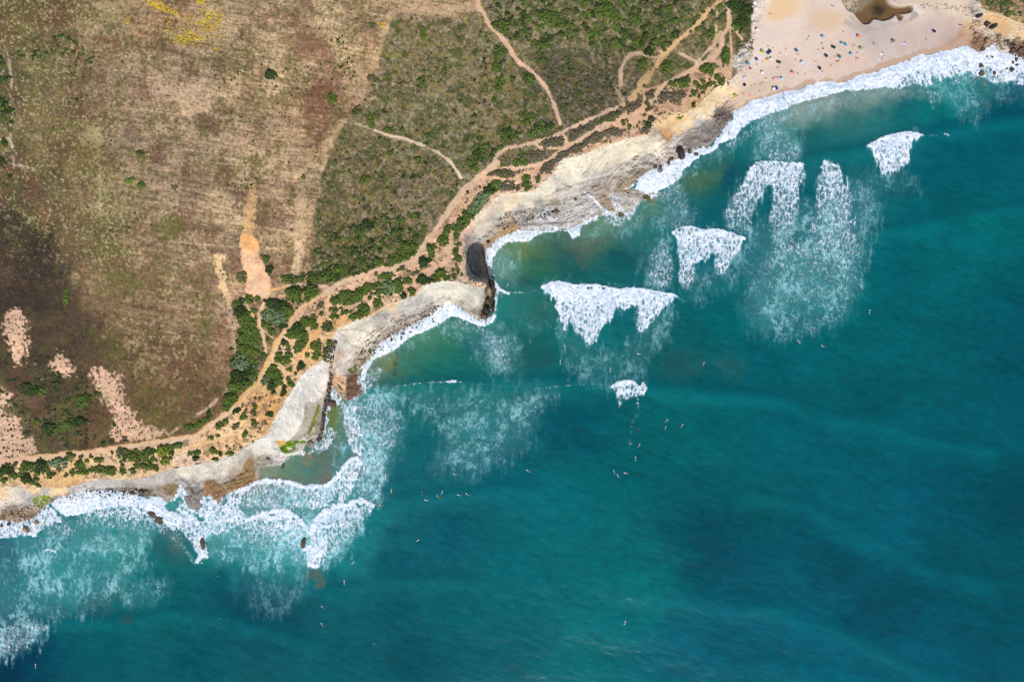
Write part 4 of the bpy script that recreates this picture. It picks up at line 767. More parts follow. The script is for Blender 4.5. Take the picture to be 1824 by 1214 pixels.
def sheet_material(name, water):
    m = bpy.data.materials.new(name); m.use_nodes = True
    nt = m.node_tree; b = nt.nodes['Principled BSDF']
    geo = nd(nt, 'ShaderNodeNewGeometry'); P = geo.outputs['Position']
    at = nd(nt, 'ShaderNodeAttribute', attribute_name='tint').outputs['Color']
    fo = nd(nt, 'ShaderNodeAttribute', attribute_name='foam').outputs['Fac']
    nrm = nd(nt, 'ShaderNodeAttribute', attribute_name='lean').outputs['Vector']
    # foam lace
    wob = nd(nt, 'ShaderNodeTexNoise'); wob.inputs['Scale'].default_value = .55; wob.inputs['Detail'].default_value = 3
    nt.links.new(P, wob.inputs['Vector'])
    vm = nd(nt, 'ShaderNodeVectorMath', operation='MULTIPLY_ADD'); nt.links.new(wob.outputs[1], vm.inputs[0]); vm.inputs[1].default_value = (2.2, 2.2, 0); nt.links.new(P, vm.inputs[2]); fm2 = nd(nt, 'ShaderNodeMapping'); fm2.inputs['Scale'].default_value = (1.1, .62, 1); nt.links.new(vm.outputs[0], fm2.inputs[0]); vm = fm2
    vo = nd(nt, 'ShaderNodeTexVoronoi', feature='DISTANCE_TO_EDGE'); vo.inputs['Scale'].default_value = .42
    nt.links.new(vm.outputs[0], vo.inputs['Vector'])
    vo2 = nd(nt, 'ShaderNodeTexVoronoi', feature='DISTANCE_TO_EDGE'); vo2.inputs['Scale'].default_value = .95
    nt.links.new(vm.outputs[0], vo2.inputs['Vector'])
    fmap = nd(nt, 'ShaderNodeMapping'); fmap.inputs['Scale'].default_value = (1.0, .50, 1); fmap.inputs['Rotation'].default_value = (0, 0, .06); nt.links.new(P, fmap.inputs[0])
    n1 = noise(nt, fmap.outputs[0], .80, 4, .68, .6); n0 = noise(nt, P, .14, 3, .5)
    thr = mathn(nt, 'ADD', mathn(nt, 'MULTIPLY', vo.outputs[0], .85), mathn(nt, 'MULTIPLY', vo2.outputs[0], .55))
    thr = mathn(nt, 'ADD', thr, mathn(nt, 'MULTIPLY', n1, 1.25))
    thr = mathn(nt, 'ADD', thr, mathn(nt, 'MULTIPLY', n0, .30))      # roughly 0.3 .. 1.3
    lace = maprange(nt, mathn(nt, 'SUBTRACT', mathn(nt, 'MULTIPLY_ADD', fo, .78, .34), thr), -.16, .19, 0, 1)
    lace = mathn(nt, 'MULTIPLY', lace, maprange(nt, fo, .04, .30, 0, 1))
    lace = mathn(nt, 'MULTIPLY', lace, maprange(nt, fo, .3, .85, .62, 1))
    # grain of the ground itself
    g1 = noise(nt, P, .95, 4, .75); g2 = noise(nt, P, .35, 3, .5)
    amt = .30 if water else 1.7
    g = mathn(nt, 'MULTIPLY_ADD', mathn(nt, 'SUBTRACT', g1, .5), amt, 1.0)
    g = mathn(nt, 'MULTIPLY', g, mathn(nt, 'MULTIPLY_ADD', mathn(nt, 'SUBTRACT', g2, .5), amt * .4, 1.0))
    if not water:
        calm = nd(nt, 'ShaderNodeAttribute', attribute_name='calm').outputs['Fac']
        g = mathn(nt, 'ADD', 1.0, mathn(nt, 'MULTIPLY', mathn(nt, 'SUBTRACT', g, 1.0), mathn(nt, 'SUBTRACT', 1.0, calm)))
    cc = nd(nt, 'ShaderNodeVectorMath', operation='SCALE'); nt.links.new(at, cc.inputs[0]); nt.links.new(g, cc.inputs['Scale'])
    fst = noise(nt, fmap.outputs[0], .34, 6, .65, .8)
    fcol = mixc(nt, maprange(nt, fst, .36, .62, 0, 1), (.60, .69, .80), (.87, .895, .93))
    col = mixc(nt, lace, cc.outputs[0], fcol)
    nt.links.new(col, b.inputs['Base Color'])
    nt.links.new(mathn(nt, 'MULTIPLY_ADD', lace, .4 if water else -.2, .22 if water else .93), b.inputs['Roughness'])
    b.inputs['Specular IOR Level'].default_value = .05 if water else .12
    bp = nd(nt, 'ShaderNodeBump'); bp.inputs['Distance'].default_value = .5 if water else .35
    bp.inputs['Strength'].default_value = .17 if water else .45
    if water:
        rip = nd(nt, 'ShaderNodeMapping'); rip.inputs['Rotation'].default_value = (0, 0, math.radians(-22)); rip.inputs['Scale'].default_value = (.5, 1.6, 1); nt.links.new(P, rip.inputs[0])
        r1 = noise(nt, rip.outputs[0], .42, 5, .6)
        hh = mathn(nt, 'ADD', r1, mathn(nt, 'MULTIPLY', lace, .9))
    else:
        hh = mathn(nt, 'ADD', g1, g2)
    nt.links.new(hh, bp.inputs['Height']); nt.links.new(nrm, bp.inputs['Normal']); nt.links.new(bp.outputs[0], b.inputs['Normal'])
    return m
M_LAND = sheet_material('weathered_ground', False)
M_SEA = sheet_material('sea_water', True)
M_POND = bpy.data.materials.new('pond_water'); M_POND.use_nodes = True
_nt = M_POND.node_tree; _b = _nt.nodes['Principled BSDF']
_a = nd(_nt, 'ShaderNodeAttribute', attribute_name='tint'); _nt.links.new(_a.outputs['Color'], _b.inputs['Base Color']); _b.inputs['Roughness'].default_value = .3; _b.inputs['Specular IOR Level'].default_value = .2

ALB = 0.98
A_ = np.clip(A * ALB, 0.002, .86)
calm = np.clip(path_m * .45 + beach * .88 * mC + .55 * cliffness * mC, 0, 1)
# which part of the place each quad of the sheet belongs to
def qc(a): return .25 * (a[:-1, :-1] + a[1:, :-1] + a[:-1, 1:] + a[1:, 1:])
qS, qH = qc(dS), qc(dH)
cls = np.zeros((NY - 1, NX - 1), np.int32)
names = ['sea']
def put(name, m):
    names.append(name); cls[m] = len(names) - 1
land = qS > 0
put('beach_sand', land & (qc(beach * mC) > .5))
put('rock_shelf', land & (qH <= 0) & (qc(beach) <= .5) & (qc(t) < qc(shelf) + .06))
put('cliff', land & (qH <= 0) & (qc(beach) <= .5) & (qc(t) >= qc(shelf) + .06))
put('field', land & (qH > 0) & (qc(mS) <= .5) & (qc(mSo) <= .5))
put('scrubland', land & (qH > 0) & (qc(mS) > .5) & (qc(mSo) <= .5))
put('bare_ground', land & (qH > 0) & (qc(mSo) > .5))
put('dirt_path', land & (qH > 0) & (qc(path_m) > .55))
put('stream_pool', qc(pm.astype(np.float32)) > .5)
put('far_headland_ground', land & (qH > 0) & (qc(X) > 1600))
sea_q = qS <= 0
put('shore_surf', sea_q & (qc(F) > .42) & (qS > -34))
WAVES = [(WV1, 'widest breaking wave, its white water hanging in two ragged tongues off the dark headland'),
         (WV2, 'breaking wave with two tongues of white foam northeast of the widest breaker'),
         (WV3, 'broken wave splitting into two long foam legs below the middle of the beach'),
         (WV4, 'tall fading foam trail just right of the wave with two long legs'),
         (WV5, 'rightmost breaking wave, a compact blob of white foam off the beach'),
         (WV6, 'smallest breaking wave, a little white cap with a thin foam tail in open water'),
         (WVP, 'wave wrapping round the western reef in a wide fan of foam')]
for P, lb in WAVES:
    put('breaking_wave', sea_q & (qc(sd(catmull(P, True, 3), 20)) > -1.0) & (qc(F) > .2))

def build_piece(k, nm):
    js, is_ = np.nonzero(cls == k)
    if len(js) == 0: return None
    a = js * NX + is_
    quads = np.stack([a, a + NX, a + NX + 1, a + 1], 1)
    used = np.unique(quads); remap = np.zeros(NX * NY, np.int64); remap[used] = np.arange(len(used))
    q = remap[quads]
    me = bpy.data.meshes.new(nm)
    co = np.stack([WXg.ravel()[used], WYg.ravel()[used], Z.ravel()[used]], 1).astype(np.float32)
    me.vertices.add(len(used)); me.vertices.foreach_set('co', co.ravel())
    me.loops.add(q.size); me.loops.foreach_set('vertex_index', q.ravel().astype(np.int32))
    me.polygons.add(len(q)); me.polygons.foreach_set('loop_start', np.arange(0, q.size, 4, dtype=np.int32))
    me.update(calc_edges=True)
    me.polygons.foreach_set('use_smooth', np.ones(len(q), bool))
    c4 = np.ones((len(used), 4), np.float32); c4[:, :3] = A_.reshape(-1, 3)[used]
    at = me.attributes.new('tint', 'FLOAT_COLOR', 'POINT'); at.data.foreach_set('color', c4.ravel())
    at = me.attributes.new('foam', 'FLOAT', 'POINT'); at.data.foreach_set('value', F.ravel()[used].astype(np.float32))
    at = me.attributes.new('calm', 'FLOAT', 'POINT'); at.data.foreach_set('value', calm.ravel()[used].astype(np.float32))
    at = me.attributes.new('lean', 'FLOAT_VECTOR', 'POINT'); at.data.foreach_set('vector', NR.reshape(-1, 3)[used].astype(np.float32).ravel())
    o = bpy.data.objects.new(nm, me); COL.objects.link(o)
    me.materials.append(M_SEA if nm in ('sea', 'shore_surf', 'breaking_wave') else (M_POND if nm == 'stream_pool' else M_LAND))
    return o
wv = 0
for k, nm in enumerate(names):
    o = build_piece(k, nm)
    if nm == 'breaking_wave':
        if o is not None: tag(o, WAVES[wv][1], 'wave', 'breaking waves off the coast')
        wv += 1
    elif nm == 'shore_surf': tag(o, 'white surf and swash lining the whole shore below the rocks and beach', 'surf', kind='stuff')
    elif o is not None: tag(o, kind='structure')
# ================================================================= materials for the things
def simple_mat(name, c, rough=.8, var=.0, scale=3.0, c2=None, bump=0.0, spec=.2):
    m = bpy.data.materials.new(name); m.use_nodes = True
    nt = m.node_tree; b = nt.nodes['Principled BSDF']
    base = tuple(float(v) * ALB for v in lin(c))
    geo = nd(nt, 'ShaderNodeNewGeometry'); P = geo.outputs['Position']
    n = noise(nt, P, scale, 4, .6)
    c2_ = tuple(float(v) * ALB for v in lin(c2)) if c2 else tuple(v * (1 - var) for v in base)
    col = mixc(nt, maprange(nt, n, .38, .62, 0, 1), base, c2_)
    nt.links.new(col, b.inputs['Base Color']); b.inputs['Roughness'].default_value = rough; b.inputs['Specular IOR Level'].default_value = spec
    if bump:
        bp = nd(nt, 'ShaderNodeBump'); bp.inputs['Strength'].default_value = bump; bp.inputs['Distance'].default_value = .15
        nt.links.new(n, bp.inputs['Height']); nt.links.new(bp.outputs[0], b.inputs['Normal'])
    return m
def leaf_mat(name, ca, cb, cc_):
    m = bpy.data.materials.new(name); m.use_nodes = True
    nt = m.node_tree; b = nt.nodes['Principled BSDF']
    P = nd(nt, 'ShaderNodeNewGeometry').outputs['Position']
    n = noise(nt, P, 1.1, 4, .7); n2 = noise(nt, P, .25, 2, .5)
    f = lambda c: tuple(float(v) for v in lin(c))
    col = mixc(nt, maprange(nt, n, .36, .60, 0, 1), f(ca), f(cb)); col = mixc(nt, maprange(nt, n2, .45, .7, 0, .7), col, f(cc_))
    nt.links.new(col, b.inputs['Base Color']); b.inputs['Roughness'].default_value = .75; b.inputs['Specular IOR Level'].default_value = .15
    bp = nd(nt, 'ShaderNodeBump'); bp.inputs['Strength'].default_value = .7; bp.inputs['Distance'].default_value = .3
    nt.links.new(noise(nt, P, 2.6, 3, .7), bp.inputs['Height']); nt.links.new(bp.outputs[0], b.inputs['Normal'])
    return m
LEAF = {'g': leaf_mat('green_leaves', (60,76,30), (98,118,48), (84,92,48)), 'd': leaf_mat('dark_leaves', (42,56,28), (64,82,38), (58,68,42)),
        'o': leaf_mat('olive_leaves', (72,76,42), (96,96,58), (112,102,76)), 'b': leaf_mat('brown_scrub', (88,78,62), (116,104,84), (98,98,68)),
        'y': leaf_mat('lime_leaves', (96,110,34), (124,140,44), (110,110,60)), 's': leaf_mat('silver_leaves', (84,100,68), (130,142,104), (70,92,44))}
ICO = {}
for lv in (1, 2, 3):
    bm = bmesh.new(); bmesh.ops.create_icosphere(bm, subdivisions=lv, radius=1)
    bm.verts.ensure_lookup_table()
    ICO[lv] = (np.array([v.co[:] for v in bm.verts], np.float32), np.array([[v.index for v in f.verts] for f in bm.faces], np.int32)); bm.free()
_v, _f = ICO[1]; _k = _v[_f].mean(1)[:, 2] > -.35; _u = np.unique(_f[_k]); _r = np.zeros(len(_v), int); _r[_u] = np.arange(len(_u)); ICO['cap'] = (_v[_u], _r[_f[_k]])

def mesh_np(name, V, Fc, mat, smooth=True):
    me = bpy.data.meshes.new(name)
    V = np.asarray(V, np.float32); Fc = np.asarray(Fc, np.int32)
    me.vertices.add(len(V)); me.vertices.foreach_set('co', V.ravel())
    me.loops.add(Fc.size); me.loops.foreach_set('vertex_index', Fc.ravel())
    me.polygons.add(len(Fc)); me.polygons.foreach_set('loop_start', np.arange(0, Fc.size, Fc.shape[1], dtype=np.int32))
    me.update(calc_edges=True)
    if smooth: me.polygons.foreach_set('use_smooth', np.ones(len(Fc), bool))
    for m in (mat if isinstance(mat, list) else [mat]): me.materials.append(m)
    return me
def obj(name, me, parent=None, loc=None, rz=0):
    o = bpy.data.objects.new(name, me); COL.objects.link(o)
    if parent: o.parent = parent
    if loc is not None: o.location = loc
    o.rotation_euler = (0, 0, rz)
    return o
def blobs(C, R, lv, jit, r):
    """many lumpy clumps joined: centres C (n,3), radii R (n,3)"""
    bv, bf = ICO[lv]; n = len(C)
    a = r.random(n) * 6.283; ca, sa = np.cos(a)[:, None], np.sin(a)[:, None]
    B = np.repeat(bv[None], n, 0) * (1 + jit * (r.random((n, len(bv), 1)) - .5) * 2)
    x = B[..., 0] * ca - B[..., 1] * sa; y = B[..., 0] * sa + B[..., 1] * ca
    V = np.stack([x * R[:, 0:1] + C[:, 0:1], y * R[:, 1:2] + C[:, 1:2], B[..., 2] * R[:, 2:3] + C[:, 2:3]], -1)
    Fc = bf[None] + (np.arange(n) * len(bv))[:, None, None]
    return V.reshape(-1, 3), Fc.reshape(-1, 3)
def ground_np(px, py):
    i = np.clip(np.searchsorted(GX, px), 0, NX - 1); j = np.clip(np.searchsorted(GY, py), 0, NY - 1)
    z = Z[j, i]; k = PX * (HCAM - z) / HCAM
    return np.stack([(px - CX) * k, (CY - py) * k, z], 1)

# ================================================================= bushes one can tell apart
# x, y, half length, half breadth, lean (deg), leaf kind
SH = [(518,497,15,7,0,'g'),(525,522,13,12,0,'g'),(552,518,12,11,0,'g'),(481,539,11,7,0,'d'),(498,545,13,11,-20,'d'),(511,553,11,11,0,'g'),(481,562,13,13,0,'s'),(498,568,13,12,0,'s'),(475,576,10,8,0,'g'),(504,580,7,6,0,'d'),
(443,533,8,7,0,'g'),(459,531,5,4,0,'g'),(420,541,6,5,0,'g'),(430,535,5,6,0,'d'),(452,553,5,4,0,'g'),(429,556,10,11,0,'d'),(438,568,11,11,0,'g'),(451,574,7,8,0,'g'),(443,588,13,11,0,'g'),(437,601,13,10,0,'g'),(455,597,7,9,0,'g'),
(485,591,6,6,0,'g'),(477,604,4,4,0,'g'),(558,574,7,13,0,'g'),(544,574,10,9,0,'g'),(533,583,12,9,-20,'d'),(521,595,12,8,0,'g'),(538,598,11,8,0,'g'),(582,581,9,9,0,'o'),(594,552.5,7.5,5,0,'g'),(572.5,560,4,4,0,'g'),(595,564,8,4,-8,'g'),
(608,549.5,2.5,2.3,0,'g'),(596,536,8,7,0,'g'),(607,525,8,6,0,'g'),(571,544,8,4,-50,'o'),(480,480,6,8,0,'d'),(431,492,8,9,0,'o'),(474,462,5.5,7,0,'g'),
(446,606,15,8,0,'g'),(437,622,13,9,0,'g'),(454,627,8,7,0,'g'),(431,645,15,14,0,'s'),(443,654,8,9,0,'d'),(452,670,8,9,0,'g'),(428,668,17,9,0,'d'),(430,685,19,8,-8,'g'),(416,686,8,7,0,'g'),(411,709,13,10,-20,'g'),(404,723,8,8,0,'g'),
(469,633.5,5,7,0,'g'),(468,621,2.3,2.3,0,'g'),(456,643,3,3,0,'g'),(498,621,3,3,0,'o'),(505.5,610,5,5,0,'d'),(511,614,5,5,0,'g'),(515,623,4,3,0,'o'),(527,625,3,4,0,'g'),(531.5,619,8,7,0,'g'),(538,611,9,7,0,'g'),
(498,631,6,5,0,'g'),(515,632,6,6,0,'g'),(499,641,10,6,0,'g'),(510,641,8,6,0,'g'),(487,655,6,7,0,'g'),(481,665,7,7,0,'g'),(493,666,8,8,0,'g'),(475,677,8,8,0,'s'),(496,678,8,9,0,'g'),(485,685,8,8,0,'d'),(481,692,4,4,0,'g'),
(516,657.7,4.3,4.7,0,'g'),(537,650,6,6,0,'d'),(532,657,3,4,0,'d'),(527,664.6,2.5,2.5,0,'o'),(547.6,631,4.5,3.3,0,'g'),(558,615,6,7,0,'g'),(566,615,7,9,0,'g'),(565,630,6,7,0,'g'),(561,637,4,4,0,'g'),(514,675.5,3.3,4,0,'g'),(518,683,4.6,3.9,0,'g'),
(507,688,4,3,0,'d'),(505,699,4.5,6.5,30,'d'),(487,698,3.3,3.3,0,'d'),(588,611.5,6,6,0,'g'),(583,625,6,8,0,'o'),(582,637,6,6,0,'o'),(421,732,9,4,-35,'d'),(454,724,4,4,0,'g'),(452,734,4.5,6,0,'o'),(435,734,6,2.5,-55,'o'),(481,737,6,4,0,'d'),
(361,751,15,5,-28,'g'),(340,760,12,5,-8,'g'),(372,736,4,6,0,'d'),(433,743,7,4,-40,'g'),(391,758,7,5,-20,'g'),(403,749.5,5,5,0,'g'),(421,758,7,4,-50,'o'),(437,774,4,6.5,20,'g'),(453,753,4,7,0,'g'),(376.4,780,4.8,3.5,0,'g'),(387.7,776,3.8,2.8,0,'g'),
(380.7,802,6,5.5,0,'g'),(393,807,4,4,0,'d'),(409.5,807,8,3,0,'g'),(383,817,6,3,0,'d'),(351,806,6.5,4.6,-25,'g'),(349,815.5,6,4,0,'d'),(338,807,3.6,4,0,'g'),(290.5,802,11,10,0,'y'),(315.6,793,10,5,-10,'g'),(259,808,11,7,-45,'g'),(236,813,11,8,20,'g'),
(218,803,12,6,0,'o'),(175,818,8,4,0,'g'),(294,820,7,6.5,0,'y'),(304,816,3,3,0,'g'),(264,830,10,6,0,'g'),(278,833,5,5,0,'g'),(244,829.6,5,3,0,'o'),(195,838,12,7,12,'g'),(219,839.6,5,4.5,0,'g'),(236.7,838.4,5,6,0,'g'),(173,837,5,3.6,0,'g'),
(161.5,837,3.5,3,0,'g'),(148,839.6,9,5,0,'g'),(129,841,4,6,0,'g'),(140,826,6,6,0,'g'),(104,823,17,8,-8,'s'),(74,828,11,9,0,'d'),(50,831,12,8,0,'g'),(13,836,14,8,-8,'d'),(125,810,9,5,0,'g'),(47.6,851,8,9,-30,'d'),(25,846,8,5,0,'g'),
(7.5,855,6,4,-30,'g'),(66,863,7,2.6,25,'g'),(47.6,773,6,6,0,'o'),(65,751,6,6,0,'g'),(88,763,11,11,0,'d'),(140,751,13,9,-10,'d'),(113,760,18,7,-25,'g'),(145,713,9,11,0,'g'),(53,692,14,11,0,'d'),(78,698,8,8,0,'g'),
(618,524,9,8,0,'g'),(623,537,6.5,6,0,'g'),(635,527,12,9,-15,'g'),(646,521,9,6,0,'g'),(662,511,17,7,-8,'g'),(694,510,13,11,0,'s'),(676,519,8,4.6,-12,'g'),(709,506.5,9,10,0,'g'),(708,517,8,5,0,'g'),(726,500,8,6,0,'g'),(687,491,14,5,-6,'g'),
(614,556,7.5,4,-8,'g'),(625.5,554.7,3,2.2,0,'g'),(647,547,8.5,6,0,'g'),(652,554,7,7,0,'g'),(639,560,8,7,0,'g'),(629,564.6,6,4.6,0,'g'),(673,541.5,7,7.5,20,'g'),(733.5,519.6,7,7,-45,'g'),(720,526,5,5,0,'d'),
(751,499,8.5,9,0,'d'),(766,499,7,5,0,'d'),(776,495,7,6,0,'g'),(586,579,5,7,60,'d'),(660.6,525.6,5,2.3,-35,'b'),(789.6,428,9,8.5,0,'g'),(796,411,6,11,22,'g'),(768,443,7.6,8,-30,'g'),(769,455,5,6,0,'g'),(755.7,467,10,9.6,0,'d'),
(724,438,13,10,0,'g'),(740,440.6,5.6,6,0,'g'),(727,453,12,9,-20,'g'),(708.5,461,10,8,-30,'g'),(697.5,464.7,8,6,0,'g'),(692,472.5,8,3.6,0,'g'),(715,478,7.5,4,-25,'o'),(786,488,9,8,0,'g'),(795.4,495.4,4.6,4,0,'g'),(739,486.6,7,3.6,-25,'o'),
(814,406.6,6.6,7,0,'g'),(812.7,419.7,4,6,0,'g'),(818,436,5.4,2.8,0,'g'),(811.6,449,5.6,6,0,'g'),(816,460,6,6,0,'g'),(815,480,2.8,7,-10,'g'),(808.4,493,2.8,5,0,'o'),(807,481,2.5,3.6,0,'g'),
(822,399,9,9,0,'g'),(832,386,9,10,0,'g'),(843,373,10,9,-30,'s'),(853,361,11,9,-30,'s'),(862,350,12,8,-25,'s'),(872,338,11,8,-20,'d'),(884,327,10,5,-15,'g'),(879,309,10,4,-20,'o'),(896,308.5,15,7,0,'o'),(911,311,7,5,0,'b'),
(937,317,7,6,0,'g'),(938.4,332,7.5,7.5,0,'g'),(958,319.7,3.8,7.5,12,'g'),(922.6,335.5,3,4,0,'o'),(903,332,12,8,0,'b'),(972,303,11,5,-15,'b'),
(1083,22,24,13,5,'g'),(1129,35,12,9,0,'g'),(979,31,16,11,20,'g'),(995,41,10,8,0,'g'),(966,82,11,8,0,'g'),(1157,93,8,8,0,'d'),(1143.6,115,8,12,10,'g'),(1188.7,118,10,10,-30,'g'),(1266,61,6,10,0,'g'),(1292,101,7,16,8,'g'),(1260,124,11,9,0,'g'),
(1309,9,14,11,0,'d'),(1326,20,13,13,0,'d'),(1323,38,12,9,0,'d'),(1235.8,165.8,4.8,5.2,0,'g'),(1245,155.8,4.4,4.4,0,'g'),(1238.8,148.2,3.3,4.3,0,'g'),(1251.3,145,4,4,0,'g'),(1255,156.6,3.9,3.9,0,'g'),(1251,164.4,2.8,3,0,'o'),
(1265.6,150,5.6,4.8,0,'g'),(1272.8,152,2.6,4,0,'g'),(1282.6,148,7,6,-20,'g'),(1277.6,138,6,5,0,'g'),(1295,150.3,3,3,0,'o'),(1245,172.8,3,2.6,0,'o'),(1208.8,207.9,6,4.4,-15,'g'),(1212,148,20,7,-12,'g'),(1222.5,140,9,4,-15,'o'),
(1112,218,6.4,4.4,-12,'o'),(1120.6,226,4.2,4.2,0,'g'),(1019.7,246.7,4.4,5.2,0,'b'),(1147.4,204.6,3.4,3,0,'o'),(1153.7,195.5,5,3.2,-15,'o'),(1157.4,170.4,7.6,5.6,0,'b'),(1152.6,184.6,5,4.2,0,'o'),(1122,193,9,9,0,'b'),(1136.6,186,5.4,8,20,'b'),
(1091,208,15,7,-20,'o'),(1044.7,228.5,19,6,-25,'b'),(984.6,253.5,20,7,-18,'b'),(1088,235.6,19,6,-8,'b'),(1058,246,18,7,-22,'b'),(1030,263,17,6,-28,'b'),(1002,277,15,6,-30,'b'),(978,293,13,5.4,-28,'b'),(952,277,20,7,-10,'b'),(927,288,12,8,0,'g'),
(1200,172,22,9,-10,'b'),(1156,223,5.6,5,0,'d'),(1147.5,233,7,5.6,0,'b'),(1160,211,5,4.4,0,'d'),(1236,186.6,3,5,0,'d'),
(892,47.5,13,11,0,'g'),(887,94,8,12,15,'g'),(885,119,8,8,0,'g'),(754,60,4.4,11,0,'g'),(751.5,145,7,8,0,'g'),(791.6,124.7,4.8,4,0,'g'),(892,145,7,8,0,'g'),(886.7,158,5.6,6,0,'g'),(880.5,178,4.2,4.8,0,'g'),(692.6,231.6,8,5.2,10,'g'),
(716.4,231.6,4.4,4.4,0,'g'),(661.3,215.3,4.6,11,-10,'g'),(761.5,243,5,4.8,0,'g'),(845,299,7.4,5.6,0,'g'),(695,273,4.8,4,0,'g'),(745,283,4,4.2,0,'g'),(591,175,7,9,-35,'g'),(482,132.7,10,7,0,'d'),(664,45,3.6,6,0,'g'),
(633.8,198,9,7,-45,'o'),(662.6,140,8,6,0,'o'),(945.8,208,6.2,7.6,0,'g'),(929.5,205,4.6,4.6,0,'g'),(938,216.6,5,5,0,'g'),(947,238,7.6,6,0,'g'),(942,140,9,9,0,'g'),(964.6,230.4,4.2,5,0,'g'),(1033.5,168,4.8,5,0,'g'),(963.3,109,5,3.8,0,'g'),
(944.5,168,3.3,3.3,0,'g'),(919.5,67.6,6,4,0,'g'),(650,319,9,6,-25,'g'),(714,391.6,8,5,0,'g'),(655,402,10,8,-25,'d'),(641,414,8,6,0,'g'),(674,467,8,7,0,'g'),(605,479,14,6,-8,'g'),(581,490,12,8,0,'g'),(562,497,11,7,0,'g'),(541,314.5,3,3,0,'g'),
(250,273,6,5,0,'o'),(232,322,9,4,-12,'y'),(251,330,6,5,0,'g'),(311,334,5,4,0,'o'),(118,530,5,14,5,'g'),(1600,1,0,0,0,'x')][:-1]

LMK = [(845,470,'shaded cove'),(874,535,'dark headland rocks'),(580,690,'stone dyke'),(518,795,'mossy ledge'),(998,214,'foot of the curving field path'),(1108,125,'hooked path loop'),(1298,40,'path fork above the beach'),(455,478,'peach bare slab'),
       (212,720,'longest pink bare patch'),(27,600,'topmost pink bare patch'),(820,312,'end of the narrow white path'),(692,243,'narrow white path'),(786,440,'widest fork of the coast path'),(588,512,'three-way path junction'),
       (476,722,'ochre clearing'),(330,810,'pale cliff-top flat'),(75,887,'lime seaweed patch'),(1250,157,'bare ochre slope'),(640,540,'clifftop path islands'),(520,650,'braided ochre tracks'),(468,560,'narrow path triangle'),
       (1060,245,'brown scrub strip'),(1185,205,'yellow cliff'),(920,325,'path loop above the pale cliff'),(880,60,'curving field path top'),(1090,50,'thick upper brush'),(340,60,'yellow flower patch'),
       (740,440,'dark roadside thicket'),(160,830,'western clifftop path'),(100,750,'dark western gully'),(600,480,'corner of the scrub field'),(240,330,'dry field')]
CN = {'g': 'green', 'd': 'dark green', 'o': 'olive', 'b': 'brownish', 'y': 'yellow-green', 's': 'silvery green'}
def side(dx, dy):
    if abs(dx) > 2 * abs(dy): return 'right of' if dx > 0 else 'left of'
    if abs(dy) > 2 * abs(dx): return 'below' if dy > 0 else 'above'
    return ('below' if dy > 0 else 'above') + (' and right of' if dx > 0 else ' and left of')
raw = []
for (x, y, a, b, an, k) in SH:
    ar = a * b; r_ = a / b
    size = 'tiny' if ar < 14 else 'small' if ar < 34 else 'mid-sized' if ar < 75 else 'large' if ar < 140 else 'very large'
    shape = 'rounded' if .8 < r_ < 1.25 else ('stretched' if r_ >= 1.25 else 'narrow')
    lm = min(LMK, key=lambda q: (q[0] - x) ** 2 + (q[1] - y) ** 2)
    d = math.hypot(x - lm[0], y - lm[1]); sw = side(x - lm[0], y - lm[1]) if d > 9 else 'right by'
    dist = 'just ' if 9 < d < 26 else ''
    raw.append(f'{size} {shape} {CN[k]} bush {dist}{sw} the {lm[2]}')
from collections import defaultdict
dupl = defaultdict(list)
for i, l in enumerate(raw): dupl[l].append(i)
ORD = ['first', 'second', 'third', 'fourth', 'fifth', 'sixth', 'seventh']
for l, ids in dupl.items():
    if len(ids) > 1:
        ids.sort(key=lambda i: SH[i][0])
        if len(ids) == 2: pre = ['left-hand', 'right-hand']
        else: pre = ['leftmost such'] + [ORD[q] + ' from left,' for q in range(1, len(ids))]
        for i, p in zip(ids, pre): raw[i] = f'{p} {l}'
sr = np.random.default_rng(5)
SHM = np.zeros(X.shape, bool)
for (x, y, a, b, an, k), lb in zip(SH, raw):
    base = ground_at(x, y)
    A_m, B_m = a * PX * 1.06, b * PX * 1.06
    low = k in 'bo'
    hmax = (.27 if not low else .16) * min(A_m, B_m) + .25
    rc = np.clip(.22 * min(A_m, B_m) + .28, .36, .85)
    n = int(max(8, min(240, 3.4 * A_m * B_m * 3.14 / (rc * rc * 3.14))))
    th = sr.random(n) * 6.283; rr = np.sqrt(sr.random(n))
    wob = 1 + .16 * np.sin(3 * th + sr.random() * 6) + .10 * np.sin(5 * th + sr.random() * 6)
    u = rr * np.cos(th) * (A_m - rc * .3) * wob; v = rr * np.sin(th) * (B_m - rc * .3) * wob
    ca, sa = math.cos(math.radians(-an)), math.sin(math.radians(-an))
    ux, uy = u * ca - v * sa, u * sa + v * ca
    g = ground_np(x + ux / PX, y - uy / PX)[:, 2] - base.z
    zz = g + hmax * np.sqrt(np.clip(1 - rr ** 2, 0, 1)) * (.8 + .4 * sr.random(n))
    R = rc * (.62 + .6 * sr.random((n, 1))) * np.array([[1, 1, .6]]) * (.9 + .2 * sr.random((n, 3)))
    V, Fc = blobs(np.stack([ux, uy, zz], 1), R, 'cap', .2, sr)
    me = mesh_np('bush', V, Fc, LEAF[k])
    o = obj('bush', me, None, base)
    tag(o, lb, 'bush', 'bushes on the cliff top')

